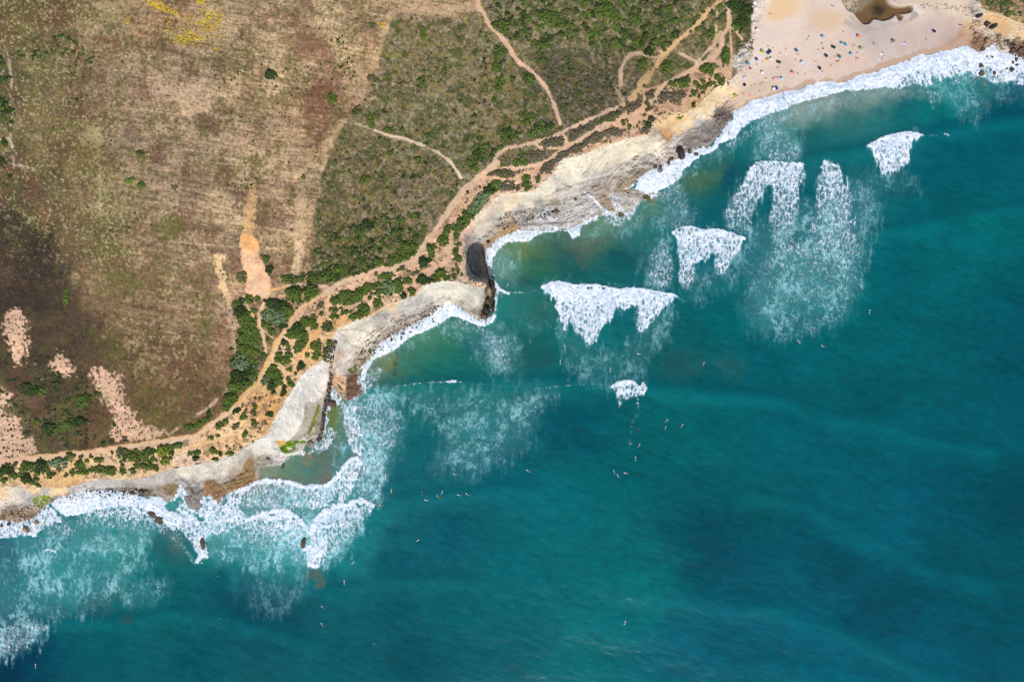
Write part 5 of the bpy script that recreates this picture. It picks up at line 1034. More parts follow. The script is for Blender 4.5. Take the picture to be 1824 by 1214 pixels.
# ---- scrub that nobody could count
def in_poly(poly, n, r):
    P = np.array(poly, float); lo = P.min(0); hi = P.max(0)
    x = lo[0] + r.random(n * 4) * (hi[0] - lo[0]); y = lo[1] + r.random(n * 4) * (hi[1] - lo[1])
    ins = np.zeros(len(x), bool); m = len(P)
    for i in range(m):
        x0, y0 = P[i]; x1, y1 = P[(i + 1) % m]
        c = ((y0 > y) != (y1 > y)) & (x < (x1 - x0) * (y - y0) / (y1 - y0 + 1e-12) + x0); ins ^= c
    return x[ins][:n], y[ins][:n]
def grid_at(a, x, y):
    i = np.clip(np.searchsorted(GX, x), 0, NX - 1); j = np.clip(np.searchsorted(GY, y), 0, NY - 1); return a[j, i]
r = np.random.default_rng(21)
clump = fbm(16, 3, 91); clump2 = fbm(5, 2, 92)
acc = {k: [[], []] for k in LEAF}
for (x, y, a, b, an, k) in SH:      # ragged skirts of low growth round the bushes
    m = int(4 + a * b * .16); th = r.random(m) * 6.283; q = .75 + .55 * r.random(m)
    ca, sa = math.cos(math.radians(an)), math.sin(math.radians(an))
    u, v = q * np.cos(th) * a, q * np.sin(th) * b
    sx, sy = x + u * ca - v * sa, y + u * sa + v * ca
    ok = grid_at(path_m, sx, sy) < .4
    kk = k if k in 'gdob' else 'g'
    acc[kk][0].append(np.stack([sx[ok], sy[ok]], 1)); acc[kk][1].append((.8 + 1.8 * r.random(m) ** 1.5)[ok] * PX)
def scat(poly, n, r0, r1, kinds, thr=-9.0, avoid=.35, sizep=2.0):
    x, y = in_poly(poly, n, r)
    ok = (grid_at(path_m, x, y) < avoid) & (grid_at(clump + .6 * clump2, x, y) > thr) & (grid_at(dS, x, y) > 3)
    x, y = x[ok], y[ok]; m = len(x)
    R = (r0 + (r1 - r0) * r.random(m) ** sizep) * PX
    kk = r.choice(list(kinds), m)
    for k in set(kinds):
        s = kk == k; acc[k][0].append(np.stack([x[s], y[s]], 1)); acc[k][1].append(R[s])
scat(SCRUBPOLY[:3] + [(1000,0),(1340,0),(1335,70),(1235,190),(1000,230),(860,300),(700,490),(560,500),(560,430),(566,350),(608,232),(672,130),(688,60)], 3600, .9, 3.4, 'gdoob', .05)
scat([(850,-20),(1340,-20),(1335,60),(1290,70),(1200,80),(1130,90),(1040,75),(960,80),(900,60)], 1900, 1.2, 6.0, 'gggddooob', -.1)
scat([(940,85),(1040,75),(1110,100),(1100,160),(1000,210),(970,140)], 900, .8, 2.6, 'dobb', -.3)
scat([(560,420),(640,400),(700,370),(760,380),(770,400),(740,430),(690,475),(560,508)], 900, 1.2, 4.6, 'ggddo', .0)
scat([(548,485),(620,470),(690,450),(700,470),(640,488),(560,508),(520,508),(515,495)], 600, 1.2, 4.6, 'gddo', -.1)
scat([(860,240),(1000,205),(1000,225),(905,258),(870,285),(820,300)], 300, 1.5, 5.0, 'ggd', .0)
scat([(1040,50),(1230,60),(1180,90),(1120,95),(1060,80)], 260, 2, 6.0, 'ggd', .0)
scat([(0,630),(150,640),(180,700),(230,790),(60,800),(0,700)], 700, 1.2, 4.6, 'dddob', .0)
scat([(0,80),(110,60),(160,85),(120,100),(20,105)], 160, 1.5, 4.0, 'gd', .0); scat([(0,100),(20,130),(22,330),(0,340)], 160, 1.5, 5.0, 'gd', .0)
scat([(20,70),(680,20),(560,300),(560,480),(400,620),(300,760),(200,640),(60,500),(30,200)], 1500, .7, 2.6, 'goooy', .2, .35, 3.0)
scat([(430,130),(640,30),(680,30),(600,200),(560,190)], 240, .7, 2.6, 'gdd', .1); scat([(420,300),(480,310),(450,360),(400,380)], 90, .8, 2.2, 'gd', -.1)
scat([(110,70),(170,90),(150,200),(120,210)], 200, 1, 3.0, 'god', .0); scat([(370,100),(440,120),(430,155),(380,145)], 90, 1, 2.4, 'gd', -.1)
scat([(160,660),(215,665),(225,720),(260,770),(210,775),(180,710)], 110, .8, 2.0, 'db', -.4, 2); scat([(0,730),(45,765),(60,800),(0,815)], 60, .8, 2.6, 'db', -.4, 2); scat([(10,575),(45,560),(44,640),(25,640)], 60, .8, 2.0, 'db', -.4, 2)
scat([(0,830),(60,820),(130,812),(280,797),(330,789),(330,800),(230,838),(120,848),(60,858),(0,850)], 520, 1.2, 5.0, 'gggdo', -.15, .3)
scat([(595,530),(650,508),(700,494),(722,500),(700,522),(640,540),(600,546)], 170, 1.2, 4.5, 'gggd', -.3, .3); scat([(410,620),(440,610),(465,640),(450,690),(415,700)], 160, 1.4, 4.5, 'ggd', -.3, .3)
scat([(480,545),(530,520),(560,510),(560,530),(520,560),(490,585),(475,570)], 220, 1.2, 4.0, 'gggd', -.3, .3)
scat(SOILPOLY[10:-12], 2600, .8, 2.8, 'bboog', .0, .25)
scat([(860,260),(1100,190),(1180,150),(1240,160),(1160,235),(1100,245),(1000,280),(900,330),(862,315)], 1300, .8, 2.6, 'bbbo', -.2, .3)
scat([(1750,-5),(1830,-5),(1830,35),(1795,28),(1765,18)], 160, 1.2, 4.0, 'ggob', -.3); scat([(1330,60),(1345,60),(1340,95),(1320,80)], 60, .8, 2.5, 'bo', -.4)
scat([(800,395),(820,395),(880,310),(900,325),(880,350),(835,395),(818,425)], 260, 1.5, 4.5, 'ggs', -.3, .3); scat([(420,540),(470,600),(455,690),(400,720),(425,640)], 300, 1.5, 4.5, 'gsd', -.4, .3)
for k in LEAF:
    if not acc[k][0]: continue
    p = np.concatenate(acc[k][0]); R = np.concatenate(acc[k][1])
    g = ground_np(p[:, 0], p[:, 1]); m = len(p)
    # large ones get extra side clumps
    big = R > .9
    ex = []
    for q in range(3):
        a = r.random(big.sum()) * 6.283
        gg = g[big].copy(); gg[:, 0] += np.cos(a) * R[big] * .75; gg[:, 1] += np.sin(a) * R[big] * .75
        ex.append((gg, R[big] * .62))
    C = np.concatenate([g] + [e[0] for e in ex]); RR = np.concatenate([R * np.where(big, .8, 1)] + [e[1] for e in ex])
    C[:, 2] += RR * .15
    V, Fc = blobs(C, RR[:, None] * np.array([[1, 1, .6]]) * (.75 + .5 * r.random((len(C), 3))), 'cap', .22, r)
    o = obj('low_scrub', mesh_np('low_scrub', V, Fc, LEAF[k]))
    tag(o, CN[k] + ' low scrub scattered thinly over the fields and cliff top', 'scrub', kind='stuff')
# yellow flowers
M_FLOW = simple_mat('yellow_petals', (236,204,30), .8, c2=(206,170,20), scale=1.5)
fx, fy = [], []
for P, n in (([(262,0),(285,2),(300,12),(318,22),(312,28),(290,20),(265,8)], 200), ([(350,0),(366,0),(366,8),(352,6)], 50), ([(345,45),(380,20),(398,25),(392,50),(370,60),(350,52)], 190), ([(308,72),(325,55),(345,55),(362,70),(345,72),(330,80),(312,78)], 170),
             ([(290,30),(400,10),(400,95),(300,75)], 330), ([(672,41),(690,38),(688,48),(676,48)], 30), ([(225,30),(232,30),(232,45),(226,45)], 12), ([(480,190),(700,190),(700,260),(480,260)], 6)):
    a, b = in_poly(P, n, r); fx.append(a); fy.append(b)
g = ground_np(np.concatenate(fx), np.concatenate(fy)); n = len(g)
V, Fc = blobs(g + np.array([[0, 0, .15]]), (.15 + .36 * r.random((n, 1)) ** 2) * np.array([[1, 1, .5]]) * (.7 + .6 * r.random((n, 3))), 1, .3, r)
tag(obj('yellow_flowers', mesh_np('yellow_flowers', V, Fc, M_FLOW)), 'bright yellow wildflowers growing in the dry field at the top left', 'flowers', kind='stuff')

# ================================================================= stones
M_ROCKB = simple_mat('brown_wet_rock', (114,94,80), .7, c2=(76,62,54), scale=.8, bump=.6); M_ROCKG = simple_mat('grey_rock', (158,150,142), .9, c2=(108,102,96), scale=1.2, bump=.5)
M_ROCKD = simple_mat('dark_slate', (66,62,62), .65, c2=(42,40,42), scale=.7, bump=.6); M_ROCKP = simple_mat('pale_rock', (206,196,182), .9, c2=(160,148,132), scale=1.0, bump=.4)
M_ROCKT = simple_mat('tan_rock', (176,150,120), .85, c2=(124,104,84), scale=.9, bump=.6); M_MOSS = simple_mat('wet_algae', (98,96,52), .7, c2=(70,66,44), scale=1.2, bump=.3)
def rock(px, py, a, b, an, h, mat, label, seed, name='boulder', zoff=None, group='boulders along the shore', facet=2, cat='rock'):
    rr_ = np.random.default_rng(seed)
    bv, bf = ICO[3 if a > 5 else 2]; V = bv.copy()
    for q in range(facet * 5):
        d = rr_.normal(size=3); d[2] = abs(d[2]) * .6 + .1; d /= np.linalg.norm(d); c = .62 + .25 * rr_.random()
        s = V @ d; over = np.maximum(s - c, 0); V = V - over[:, None] * d[None] * .92
    V = V + .05 * np.sin(V[:, [1, 2, 0]] * 6 + rr_.random(3) * 6)
    V = np.sign(V) * np.abs(V) ** np.array([.75, .75, 1.0])
    V[:, 0] *= a * PX; V[:, 1] *= b * PX; V[:, 2] *= h
    me = mesh_np(name, V, bf, mat, smooth=False)
    p = ground_at(px, py); 
    if zoff is not None: p.z = zoff
    o = obj(name, me, None, p, math.radians(-an)); tag(o, label, cat, group)
    return o
ROCKS = [(590,718,10.5,6.5,3,1.9,'b','rectangular brown rock awash at the foot of the dyke'),(553,790,6,6.5,40,1.6,'t','tan wedge-shaped boulder between the mossy ledge and the surf'),
 (541,966,4.5,11,12,1.8,'b','narrow dark brown rock in the thick of the western breaker'),(361,968,4.5,12,-8,1.2,'b','long thin reef rock with a foam cap at its tip'),
 (48,943,8,4.5,40,1.5,'t','triangular tan rock in the surf at far left'),(65.5,930,5,4.5,-40,1.3,'t','squarish tan rock right of the triangular one'),(16,933,3.8,3,0,1.0,'b','small brown rock awash left of the triangular rock'),(3,936,3,2.5,0,.9,'b','brown rock cut by the left frame edge'),
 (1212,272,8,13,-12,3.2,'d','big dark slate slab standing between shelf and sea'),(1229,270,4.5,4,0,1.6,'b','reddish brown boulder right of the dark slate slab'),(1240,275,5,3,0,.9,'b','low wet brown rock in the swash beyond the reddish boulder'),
 (1195,284,6,3,-20,1.2,'b','brown rock just left of the dark slab'),(1191,291,3,3.5,0,1.2,'b','small brown rock in surf below left of the slate slab'),(1176,297,4,3,0,1.4,'b','dark brown rock on the surf edge'),(1167,297,5,3.6,10,1.5,'b','largest reddish rock in the row at the surf edge'),
 (1159,294,6,3.4,-30,1.4,'t','tan rock at the left end of the surf-edge row'),(1176,304,5,4,0,1.1,'g','lilac grey rock ringed with foam'),(1144,303,6,4,-10,1.1,'t','low tan rock west of the surf-edge row'),(1140,310,8,4.5,-10,.9,'g','rounded grey ledge rock above the brown pool'),
 (1747,117,4,4.4,0,1.4,'b','dark rock in foam nearest the beach end'),(1748.5,131,5,5.5,20,1.5,'b','pinkish brown rock, largest in the eastern foam'),(1771,131,3.4,3.2,0,1.1,'b','small dark rock midway along the eastern foam'),
 (1802,125,4,4.4,-20,1.5,'b','dark rock low in the foam at far right'),(1804,112,2.6,2.6,0,1.0,'b','small rock above the far right dark rock'),(1811,116,3.4,2.4,0,1.0,'b','flat brown rock near the right frame edge'),(1810,106,3.4,3,0,1.1,'b','brown rock where foam meets the eastern ledges'),
 (1758,101,2.2,2,0,.7,'b','tiny rock in the round swash lobe, left'),(1768,102,2,1.7,0,.7,'b','tiny rock in the round swash lobe, right'),
 (1745,27,7,4,-15,2.6,'d','dark boulder at the foot of the east headland, topmost'),(1757,42,6.5,5,25,3.0,'d','left one of two black boulders under the yellow east cliff'),(1771,46,7.5,4,-35,2.8,'d','right one of two black boulders under the yellow east cliff'),
 (1754,53,6,5,0,2.4,'p','pale grey boulder below the two black boulders'),(1759,72,5,6,30,1.8,'t','tan boulder beside the grey east gully'),(1750,88,5,4,0,1.5,'b','brown boulder at the east edge of the wet sand'),(1738,62,6,4,-20,1.6,'t','tan boulder on the sand east of the wet strip'),
 (1780,66,5,5,0,1.6,'t','tan boulder in the grey east gully'),(1812,70,6,6,40,2.2,'t','tan crag right of the grey gully'),(1820,90,9,6,0,1.8,'b','broad brown ledge rock at the right frame edge'),(1804,90,5,6,0,1.6,'b','brown rock left of the broad ledge rock'),
 (869,430,4,3.6,0,1.2,'d','dark boulder at the top of the brown strip by the cove'),(901,381,4,2.6,-15,1.2,'d','dark boulder on the upper edge of the cobbles'),(991,376,5.5,4,40,.9,'b','orange-brown rock in the swash on the flats'),(1025,355,3.2,2.8,0,1,'b','lone brown boulder on the wet flats'),
 (1106,382,6,5,0,.5,'m','mossy rock half under water at the end of the flats') ,(1152,352,7,5,0,.5,'m','olive weed-covered rock in green water below the flats'),
 (460,814,3,1.5,20,.6,'b','left one of two small dark stones above the green pool'),(477,816,4,2.2,20,.8,'b','right one of two small dark stones above the green pool'),(504,830,3,6,10,.7,'b','wet brown rock in the green pool'),
 (337,893,8,16,-38,.6,'g','long grey rib of rock sloping into the western surf'),(272,916,9,5,30,.8,'b','dark brown rocks under the western foam, left of the rib'),(284,926,8,8,20,.5,'b','pale brown rock just under water right of the dark ones'),
 (252,876,6,4,0,1.2,'b','dark brown wet rock in the gap of the western shelf'),(236,878,6,3,5,1.0,'b','brown wet boulder at the upper end of the western foam'),(1042,307,6,1.2,-25,.8,'d','thin dark drift timber of rock on the pale shelf')]
MT = {'b': M_ROCKB, 'g': M_ROCKG, 'd': M_ROCKD, 'p': M_ROCKP, 't': M_ROCKT, 'm': M_MOSS}
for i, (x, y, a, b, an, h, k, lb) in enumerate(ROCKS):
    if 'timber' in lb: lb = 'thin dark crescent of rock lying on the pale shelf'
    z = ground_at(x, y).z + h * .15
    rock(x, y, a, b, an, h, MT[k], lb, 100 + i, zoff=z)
# the dark stack of rocks at the point of the headland
STK = [(877,506,4.5,7.5,-35,15,'stone rib at the upper right of the headland point'),(872,520,5,9,5,15,'tall pale-topped crag in the middle of the headland point'),(868,536,5,9,8,8,'mossy brown crag below the tall crag'),(867,551,6.5,8.5,5,8,'black-hollowed crag near the tip of the headland'),
       (863,563,7,6,20,4.5,'lowest brown rock at the very tip of the headland'),(879,545,3.4,11,6,4,'thin dark rib on the sea side of the headland crags')]
for i, (x, y, a, b, an, h, lb) in enumerate(STK):
    rock(x, y, a, b, an, h, [M_ROCKD, M_ROCKT, M_MOSS, M_ROCKD, M_ROCKB, M_ROCKD][i], lb, 300 + i, 'sea_crag', zoff=h * .18, group='crags at the headland point', facet=3, cat='crag')

# cobbles and boulder fields
r = np.random.default_rng(8)
def cobbles(poly, n, r0, r1, mat, label, flat=.6, over=0.0):
    x, y = in_poly(poly, n, r); R = (r0 + (r1 - r0) * r.random(len(x)) ** 2.5) * PX
    g = ground_np(x, y); g[:, 2] += R * .1 + over
    V, Fc = blobs(g, R[:, None] * (.7 + .6 * r.random((len(x), 3))) * np.array([[1, 1, flat]]), 1, .16, r)
    tag(obj('loose_stones', mesh_np('loose_stones', V, Fc, mat, smooth=False)), label, 'stones', kind='stuff')
ST1 = [(686,585),(692,560),(700,545),(718,533),(760,528),(775,540),(780,550),(765,558),(740,570),(710,585),(690,600),(672,608),(668,600)]
cobbles(ST1, 520, .7, 2.6, M_ROCKP, 'pale grey boulders packed on the middle shore shelf'); cobbles([(640,612),(680,590),(715,572),(760,550),(790,540),(770,558),(731,581),(700,598),(681,608),(665,622),(650,645),(640,640)], 420, .6, 2.2, M_ROCKB, 'brown wet boulders along the surf of the middle shore')
cobbles([(700,597),(740,574),(790,543),(800,552),(760,585),(720,600),(690,620),(660,640),(655,630)], 70, .8, 2.2, M_ROCKD, 'dark rocks poking through the surf of the middle shore', .8)
cobbles([(846,432),(840,440),(836,470),(840,495),(860,500),(862,480),(856,455),(866,432),(900,405),(935,392),(990,376),(1015,362),(1010,356),(960,368),(910,375),(880,390),(856,410)], 700, .5, 1.9, M_ROCKG, 'grey cobbles heaped along the foot of the cove and cliff')
cobbles([(880,402),(920,385),(960,380),(1000,372),(990,385),(940,395),(900,408)], 90, .8, 2.4, M_ROCKD, 'dark rocks strewn below the grey cobbles')
cobbles([(0,905),(70,900),(85,905),(72,912),(55,925),(30,930),(0,925)], 420, .6, 2.4, M_ROCKT, 'brown boulders jumbled on the far left shore'); cobbles([(0,885),(80,880),(85,900),(40,905),(0,905)], 260, .5, 1.8, M_ROCKP, 'pale rubble below the far left cliff')
cobbles([(115,884),(165,873),(240,878),(262,886),(240,892),(170,882),(125,892)], 60, .7, 2.2, M_ROCKB, 'dark stones showing through the western surf'); cobbles([(145,868),(200,868),(260,872),(270,884),(200,876),(150,874)], 110, .6, 2, M_ROCKD, 'dark boulders along the edge of the western shelf')
cobbles([(1318,96),(1338,90),(1342,100),(1334,112),(1325,125),(1316,128),(1318,110)], 260, .7, 2.3, M_ROCKP, 'white boulders spilled at the corner of the beach'); cobbles([(1316,78),(1338,66),(1342,90),(1318,94)], 90, .6, 2, M_ROCKT, 'tan rubble under the bank beside the beach')
cobbles([(1500,-10),(1530,-10),(1530,10),(1522,24),(1510,18)], 120, .6, 2.2, M_ROCKP, 'pale stones at the edge of the stream pool'); cobbles([(1630,5),(1700,8),(1745,15),(1750,35),(1700,22),(1640,15)], 220, .6, 2.4, M_ROCKP, 'pale stones along the back of the beach')
cobbles([(1730,20),(1750,30),(1780,60),(1800,85),(1790,90),(1760,70),(1740,90),(1728,60)], 220, .7, 3.0, M_ROCKT, 'tan boulders at the foot of the east headland'); cobbles([(1790,70),(1830,65),(1830,104),(1800,98)], 160, .8, 3.2, M_ROCKB, 'brown boulders along the eastern shore')
cobbles([(1740,96),(1830,100),(1830,128),(1745,135)], 26, .7, 2.0, M_ROCKB, 'small rocks awash in the eastern foam', .9)
cobbles([(1120,300),(1160,285),(1200,262),(1205,270),(1170,296),(1130,312)], 70, .5, 1.8, M_ROCKD, 'dark stones on the shelf by the slate slab'); cobbles([(530,705),(556,660),(586,650),(586,665),(560,680)], 50, .4, 1.2, M_ROCKG, 'grey stones along the rim of the white slab')
cobbles([(610,640),(650,640),(648,690),(622,700)], 60, .4, 1.3, M_ROCKG, 'small stones on the tidal steps')
cobbles([(1262,204),(1302,202),(1304,212),(1270,214)], 60, .4, 1.5, M_ROCKD, 'black wet stones where the cliff meets the beach surf')
cobbles([(480,700),(520,650),(560,640),(560,656),(530,680),(500,720)], 120, .4, 1.3, M_ROCKG, 'grey rubble on the crest of the white slab')
cobbles([(820,430),(838,400),(860,385),(850,400),(840,430),(834,480),(826,480)], 130, .4, 1.4, M_ROCKT, 'peach rubble on the cove cliff')

# ---- the dyke of upright blocks running down the western shore
DYK = [(598,607),(593.5,621),(591,641),(588.5,657),(591,668),(587.5,686),(584,706),(580.5,716),(577.5,738),(575,758),(571,778),(567,784)]
dk = bpy.data.objects.new('stone_dyke', None); dk.location = ground_at(585, 690); COL.objects.link(dk)
tag(dk, 'ruined dyke of dark weathered blocks running down beside the white slabs to the surf', 'dyke')
P = catmull(DYK, False, 6); seg = np.r_[0, np.cumsum(np.hypot(*np.diff(P, axis=0).T))]
bmats = [M_ROCKD, simple_mat('slate_block', (104,104,116), .8, c2=(70,68,76), scale=1.3, bump=.5), M_ROCKT, simple_mat('ochre_block', (168,140,84), .85, c2=(112,88,58), scale=1.0, bump=.5), M_ROCKB]
r = np.random.default_rng(3)
bb = []
for q in range(6):
    bm = bmesh.new(); bmesh.ops.create_cube(bm, size=2); bmesh.ops.bevel(bm, geom=bm.edges[:] , offset=.22, segments=1, affect='EDGES')
    for v in bm.verts: v.co += Vector(r.normal(size=3) * .09)
    me = bpy.data.meshes.new('stone'); bm.to_mesh(me); bm.free(); bb.append(me)
mcache = {}
L = seg[-1]; s = 0.0
while s < L:
    stp = 2.6 + 2.2 * r.random()
    cx = np.interp(s + stp / 2, seg, P[:, 0]); cy = np.interp(s + stp / 2, seg, P[:, 1])
    dx = np.interp(s + stp, seg, P[:, 0]) - np.interp(s, seg, P[:, 0]); dy = np.interp(s + stp, seg, P[:, 1]) - np.interp(s, seg, P[:, 1])
    an = math.atan2(-dy, dx)
    for side_ in (-1, 1):
        w = 1.5 + .5 * r.random(); q = int(r.integers(6)); mi = int(r.choice([0, 0, 1, 1, 2, 3, 4]))
        if (q, mi) not in mcache:
            m2 = bb[q].copy(); m2.materials.append(bmats[mi]); mcache[(q, mi)] = m2
        o = bpy.data.objects.new('stone', mcache[(q, mi)]); COL.objects.link(o); o.parent = dk
        off = side_ * w * .95
        p = ground_at(cx - off * math.sin(an) * 1, cy - off * math.cos(an) * 1)
        h = .55 + .6 * r.random()
        o.location = p + Vector((0, 0, h * .4)) - dk.location
        o.rotation_euler = (r.normal() * .05, r.normal() * .05, an + r.normal() * .08)
        o.scale = (stp * PX * .47, w * PX * .95, h)
    s += stp
# low pink kerb wall beside it
kw = bpy.data.objects.new('kerb_wall', None); kw.location = ground_at(600, 650); COL.objects.link(kw)
tag(kw, 'narrow pinkish masonry kerb wall right of and parallel to the dark dyke', 'wall')
M_KERB = simple_mat('pink_mortar', (206,168,142), .9, c2=(176,140,118), scale=.8, bump=.3)
KW = [(604.5,614),(602.5,630),(600.5,645),(598,658),(596.5,668),(596,680)]
for i in range(len(KW) - 1):
    a, b = ground_at(*KW[i]), ground_at(*KW[i + 1]); mid = (a + b) / 2; d = b - a
    bm = bmesh.new(); bmesh.ops.create_cube(bm, size=1); bmesh.ops.scale(bm, vec=(d.length * .985, .85, 1.0), verts=bm.verts); bmesh.ops.bevel(bm, geom=bm.edges[:], offset=.08, segments=1, affect='EDGES')
    me = bpy.data.meshes.new('wall_section'); bm.to_mesh(me); bm.free(); me.materials.append(M_KERB)
    o = bpy.data.objects.new('wall_section', me); COL.objects.link(o); o.parent = kw; o.location = mid - kw.location + Vector((0, 0, .3)); o.rotation_euler = (0, 0, math.atan2(d.y, d.x))
# ================================================================= people, boards, beach things
def skin_body(joints, bones):
    """one continuous figure grown over a skeleton; returns verts, faces"""
    names_ = list(joints)
    me = bpy.data.meshes.new('tmp'); me.from_pydata([joints[n][0] for n in names_], [(names_.index(a), names_.index(b)) for a, b in bones], [])
    o = bpy.data.objects.new('tmp', me); COL.objects.link(o)
    m = o.modifiers.new('s', 'SKIN'); m.use_smooth_shade = True
    for i, n in enumerate(names_):
        rr_ = joints[n][1]; me.skin_vertices[0].data[i].radius = (rr_, rr_) if isinstance(rr_, (int, float)) else rr_
        me.skin_vertices[0].data[i].use_root = (n == 'hip')
    o.modifiers.new('u', 'SUBSURF').levels = 1
    dg = bpy.context.evaluated_depsgraph_get(); ev = o.evaluated_get(dg); em = ev.to_mesh()
    V = np.array([v.co[:] for v in em.vertices], np.float32); Fc = [tuple(p.vertices) for p in em.polygons]
    ev.to_mesh_clear(); bpy.data.objects.remove(o)
    J = np.array([joints[n][0] for n in names_]); near = np.argmin(((V[:, None] - J[None]) ** 2).sum(-1), 1)
    return V, Fc, [names_[i] for i in near]
BONES = [('hip','belly'),('belly','chest'),('chest','neck'),('neck','head'),('head','crown')]
for s_ in 'lr':
    BONES += [('hip','pel'+s_),('pel'+s_,'knee'+s_),('knee'+s_,'ank'+s_),('ank'+s_,'toe'+s_),('chest','sho'+s_),('sho'+s_,'elb'+s_),('elb'+s_,'wri'+s_),('wri'+s_,'han'+s_)]
def pose(kind):
    J = {}
    R = dict(hip=.15, belly=.135, chest=(.165,.12), neck=.06, head=.095, crown=.07, pel=.10, knee=.06, ank=.042, toe=.035, sho=.06, elb=.045, wri=.032, han=.04)
    if kind == 'stand':
        P_ = dict(hip=(0,0,.95), belly=(0,0,1.12), chest=(0,0,1.35), neck=(0,.01,1.5), head=(0,.02,1.62), crown=(0,.01,1.72))
        for s_, q in (('l',1),('r',-1)):
            P_.update({'pel'+s_:(.10*q,0,.88),'knee'+s_:(.12*q,.03*q,.48),'ank'+s_:(.13*q,-.02+.05*q,.08),'toe'+s_:(.14*q,.13+.05*q,.04),'sho'+s_:(.2*q,0,1.4),'elb'+s_:(.27*q,-.03,1.14),'wri'+s_:(.27*q,.08,.92),'han'+s_:(.26*q,.12,.82)})
    elif kind == 'sit':
        P_ = dict(hip=(0,0,.14), belly=(0,-.05,.3), chest=(0,-.08,.52), neck=(0,-.06,.66), head=(0,-.03,.78), crown=(0,-.03,.88))
        for s_, q in (('l',1),('r',-1)):
            P_.update({'pel'+s_:(.10*q,.03,.13),'knee'+s_:(.16*q,.42,.38),'ank'+s_:(.14*q,.68,.08),'toe'+s_:(.15*q,.82,.05),'sho'+s_:(.2*q,-.08,.56),'elb'+s_:(.27*q,-.2,.33),'wri'+s_:(.25*q,-.3,.1),'han'+s_:(.25*q,-.36,.04)})
    elif kind == 'lie':
        P_ = dict(hip=(0,0,.14), belly=(0,.17,.13), chest=(0,.4,.14), neck=(0,.55,.13), head=(0,.68,.12), crown=(0,.78,.12))
        for s_, q in (('l',1),('r',-1)):
            P_.update({'pel'+s_:(.10*q,-.06,.12),'knee'+s_:(.14*q,-.46,.12),'ank'+s_:(.16*q,-.86,.07),'toe'+s_:(.18*q,-.93,.15),'sho'+s_:(.2*q,.45,.12),'elb'+s_:(.34*q,.24,.07),'wri'+s_:(.33*q,.0,.05),'han'+s_:(.32*q,-.1,.05)})
    else:   # paddling face down, head raised
        P_ = dict(hip=(0,0,.14), belly=(0,.17,.15), chest=(0,.40,.20), neck=(0,.54,.26), head=(0,.66,.32), crown=(0,.74,.37))
        for s_, q in (('l',1),('r',-1)):
            P_.update({'pel'+s_:(.09*q,-.06,.12),'knee'+s_:(.10*q,-.46,.10),'ank'+s_:(.08*q,-.86,.09),'toe'+s_:(.08*q,-1.0,.07),'sho'+s_:(.2*q,.44,.19),'elb'+s_:(.34*q,.55+.1*q,.12),'wri'+s_:(.36*q,.78+.14*q,.03),'han'+s_:(.35*q,.88+.14*q,.0)})
    for n, p in P_.items():
        key = n if n in R else n[:-1]; J[n] = (p, R[key])
    return skin_body(J, BONES)
POSES = {k: pose(k) for k in ('stand', 'sit', 'lie', 'paddle')}
def tri_mesh(name, V, Fc, mat):
    me = bpy.data.meshes.new(name); me.from_pydata([tuple(map(float, v)) for v in V], [], Fc); me.materials.append(mat)
    me.polygons.foreach_set('use_smooth', [True] * len(me.polygons)); me.update(); return me
def part_of(kind, joints_in, grow, name, mat, zcut=None):
    V, Fc, near = POSES[kind]
    tmp = bpy.data.meshes.new('t'); tmp.from_pydata([tuple(map(float, v)) for v in V], [], Fc); tmp.update()
    N = np.array([v.normal[:] for v in tmp.vertices]); bpy.data.meshes.remove(tmp)
    keep = [f for f in Fc if all(any(near[i].startswith(j) for j in joints_in) for i in f)]
    used = sorted({i for f in keep for i in f}); rm = {u: i for i, u in enumerate(used)}
    return tri_mesh(name, [V[u] + N[u] * grow for u in used], [tuple(rm[i] for i in f) for f in keep], mat)
SKINM = simple_mat('person_skin', (198,150,122), .6, c2=(176,126,100), scale=4); HAIR = [simple_mat('dark_hair', (48,36,30), .7, .3), simple_mat('brown_hair', (96,70,48), .7, .3)]  # one skin tone with a slight random mottle
CL = {'navy': (34,38,84), 'black': (30,30,34), 'red': (180,66,66), 'pink': (236,132,158), 'white': (236,236,232), 'teal': (34,128,142), 'green': (52,116,70), 'purple': (96,64,140), 'grey': (120,120,126), 'blue': (34,84,190), 'orange': (240,130,60), 'yellow': (232,214,60),
      'cream': (240,232,204), 'lavender': (202,202,238), 'salmon': (240,170,150), 'sky blue': (140,186,226), 'lime': (140,200,50), 'aqua': (80,160,190), 'pale green': (196,214,200), 'crimson': (180,24,70), 'amber': (244,190,84), 'brown': (124,90,66), 'dark green': (36,70,54), 'olive': (160,160,60), 'royal blue': (40,66,150), 'pale blue': (200,220,236), 'lilac': (206,206,240)}
CM = {k: simple_mat(k.replace(' ', '_') + '_cloth', v, .8, .12, 2.0) for k, v in CL.items()}
BM = {k: simple_mat(k.replace(' ', '_') + '_resin', CL[k], .3, .06, 2.0, spec=.5) for k in ('white', 'yellow', 'blue', 'pale blue', 'cream', 'brown', 'orange', 'red', 'grey')}
BODY = {k: tri_mesh('person', POSES[k][0], POSES[k][1], SKINM) for k in POSES}
PART = {}
def parts(kind, wear, col, hair):
    key = (kind, wear, col, hair)
    if key not in PART:
        js = ('hip', 'pel') if wear == 'swimwear' else ('hip', 'pel', 'belly', 'chest', 'knee', 'ank', 'sho', 'elb', 'wri', 'neck') if wear == 'wetsuit' else ('hip', 'pel', 'belly', 'chest', 'sho')
        PART[key] = (part_of(kind, js, .014, wear, CM[col]), part_of(kind, ('crown',), .02, 'hair', HAIR[hair]))
    return PART[key]
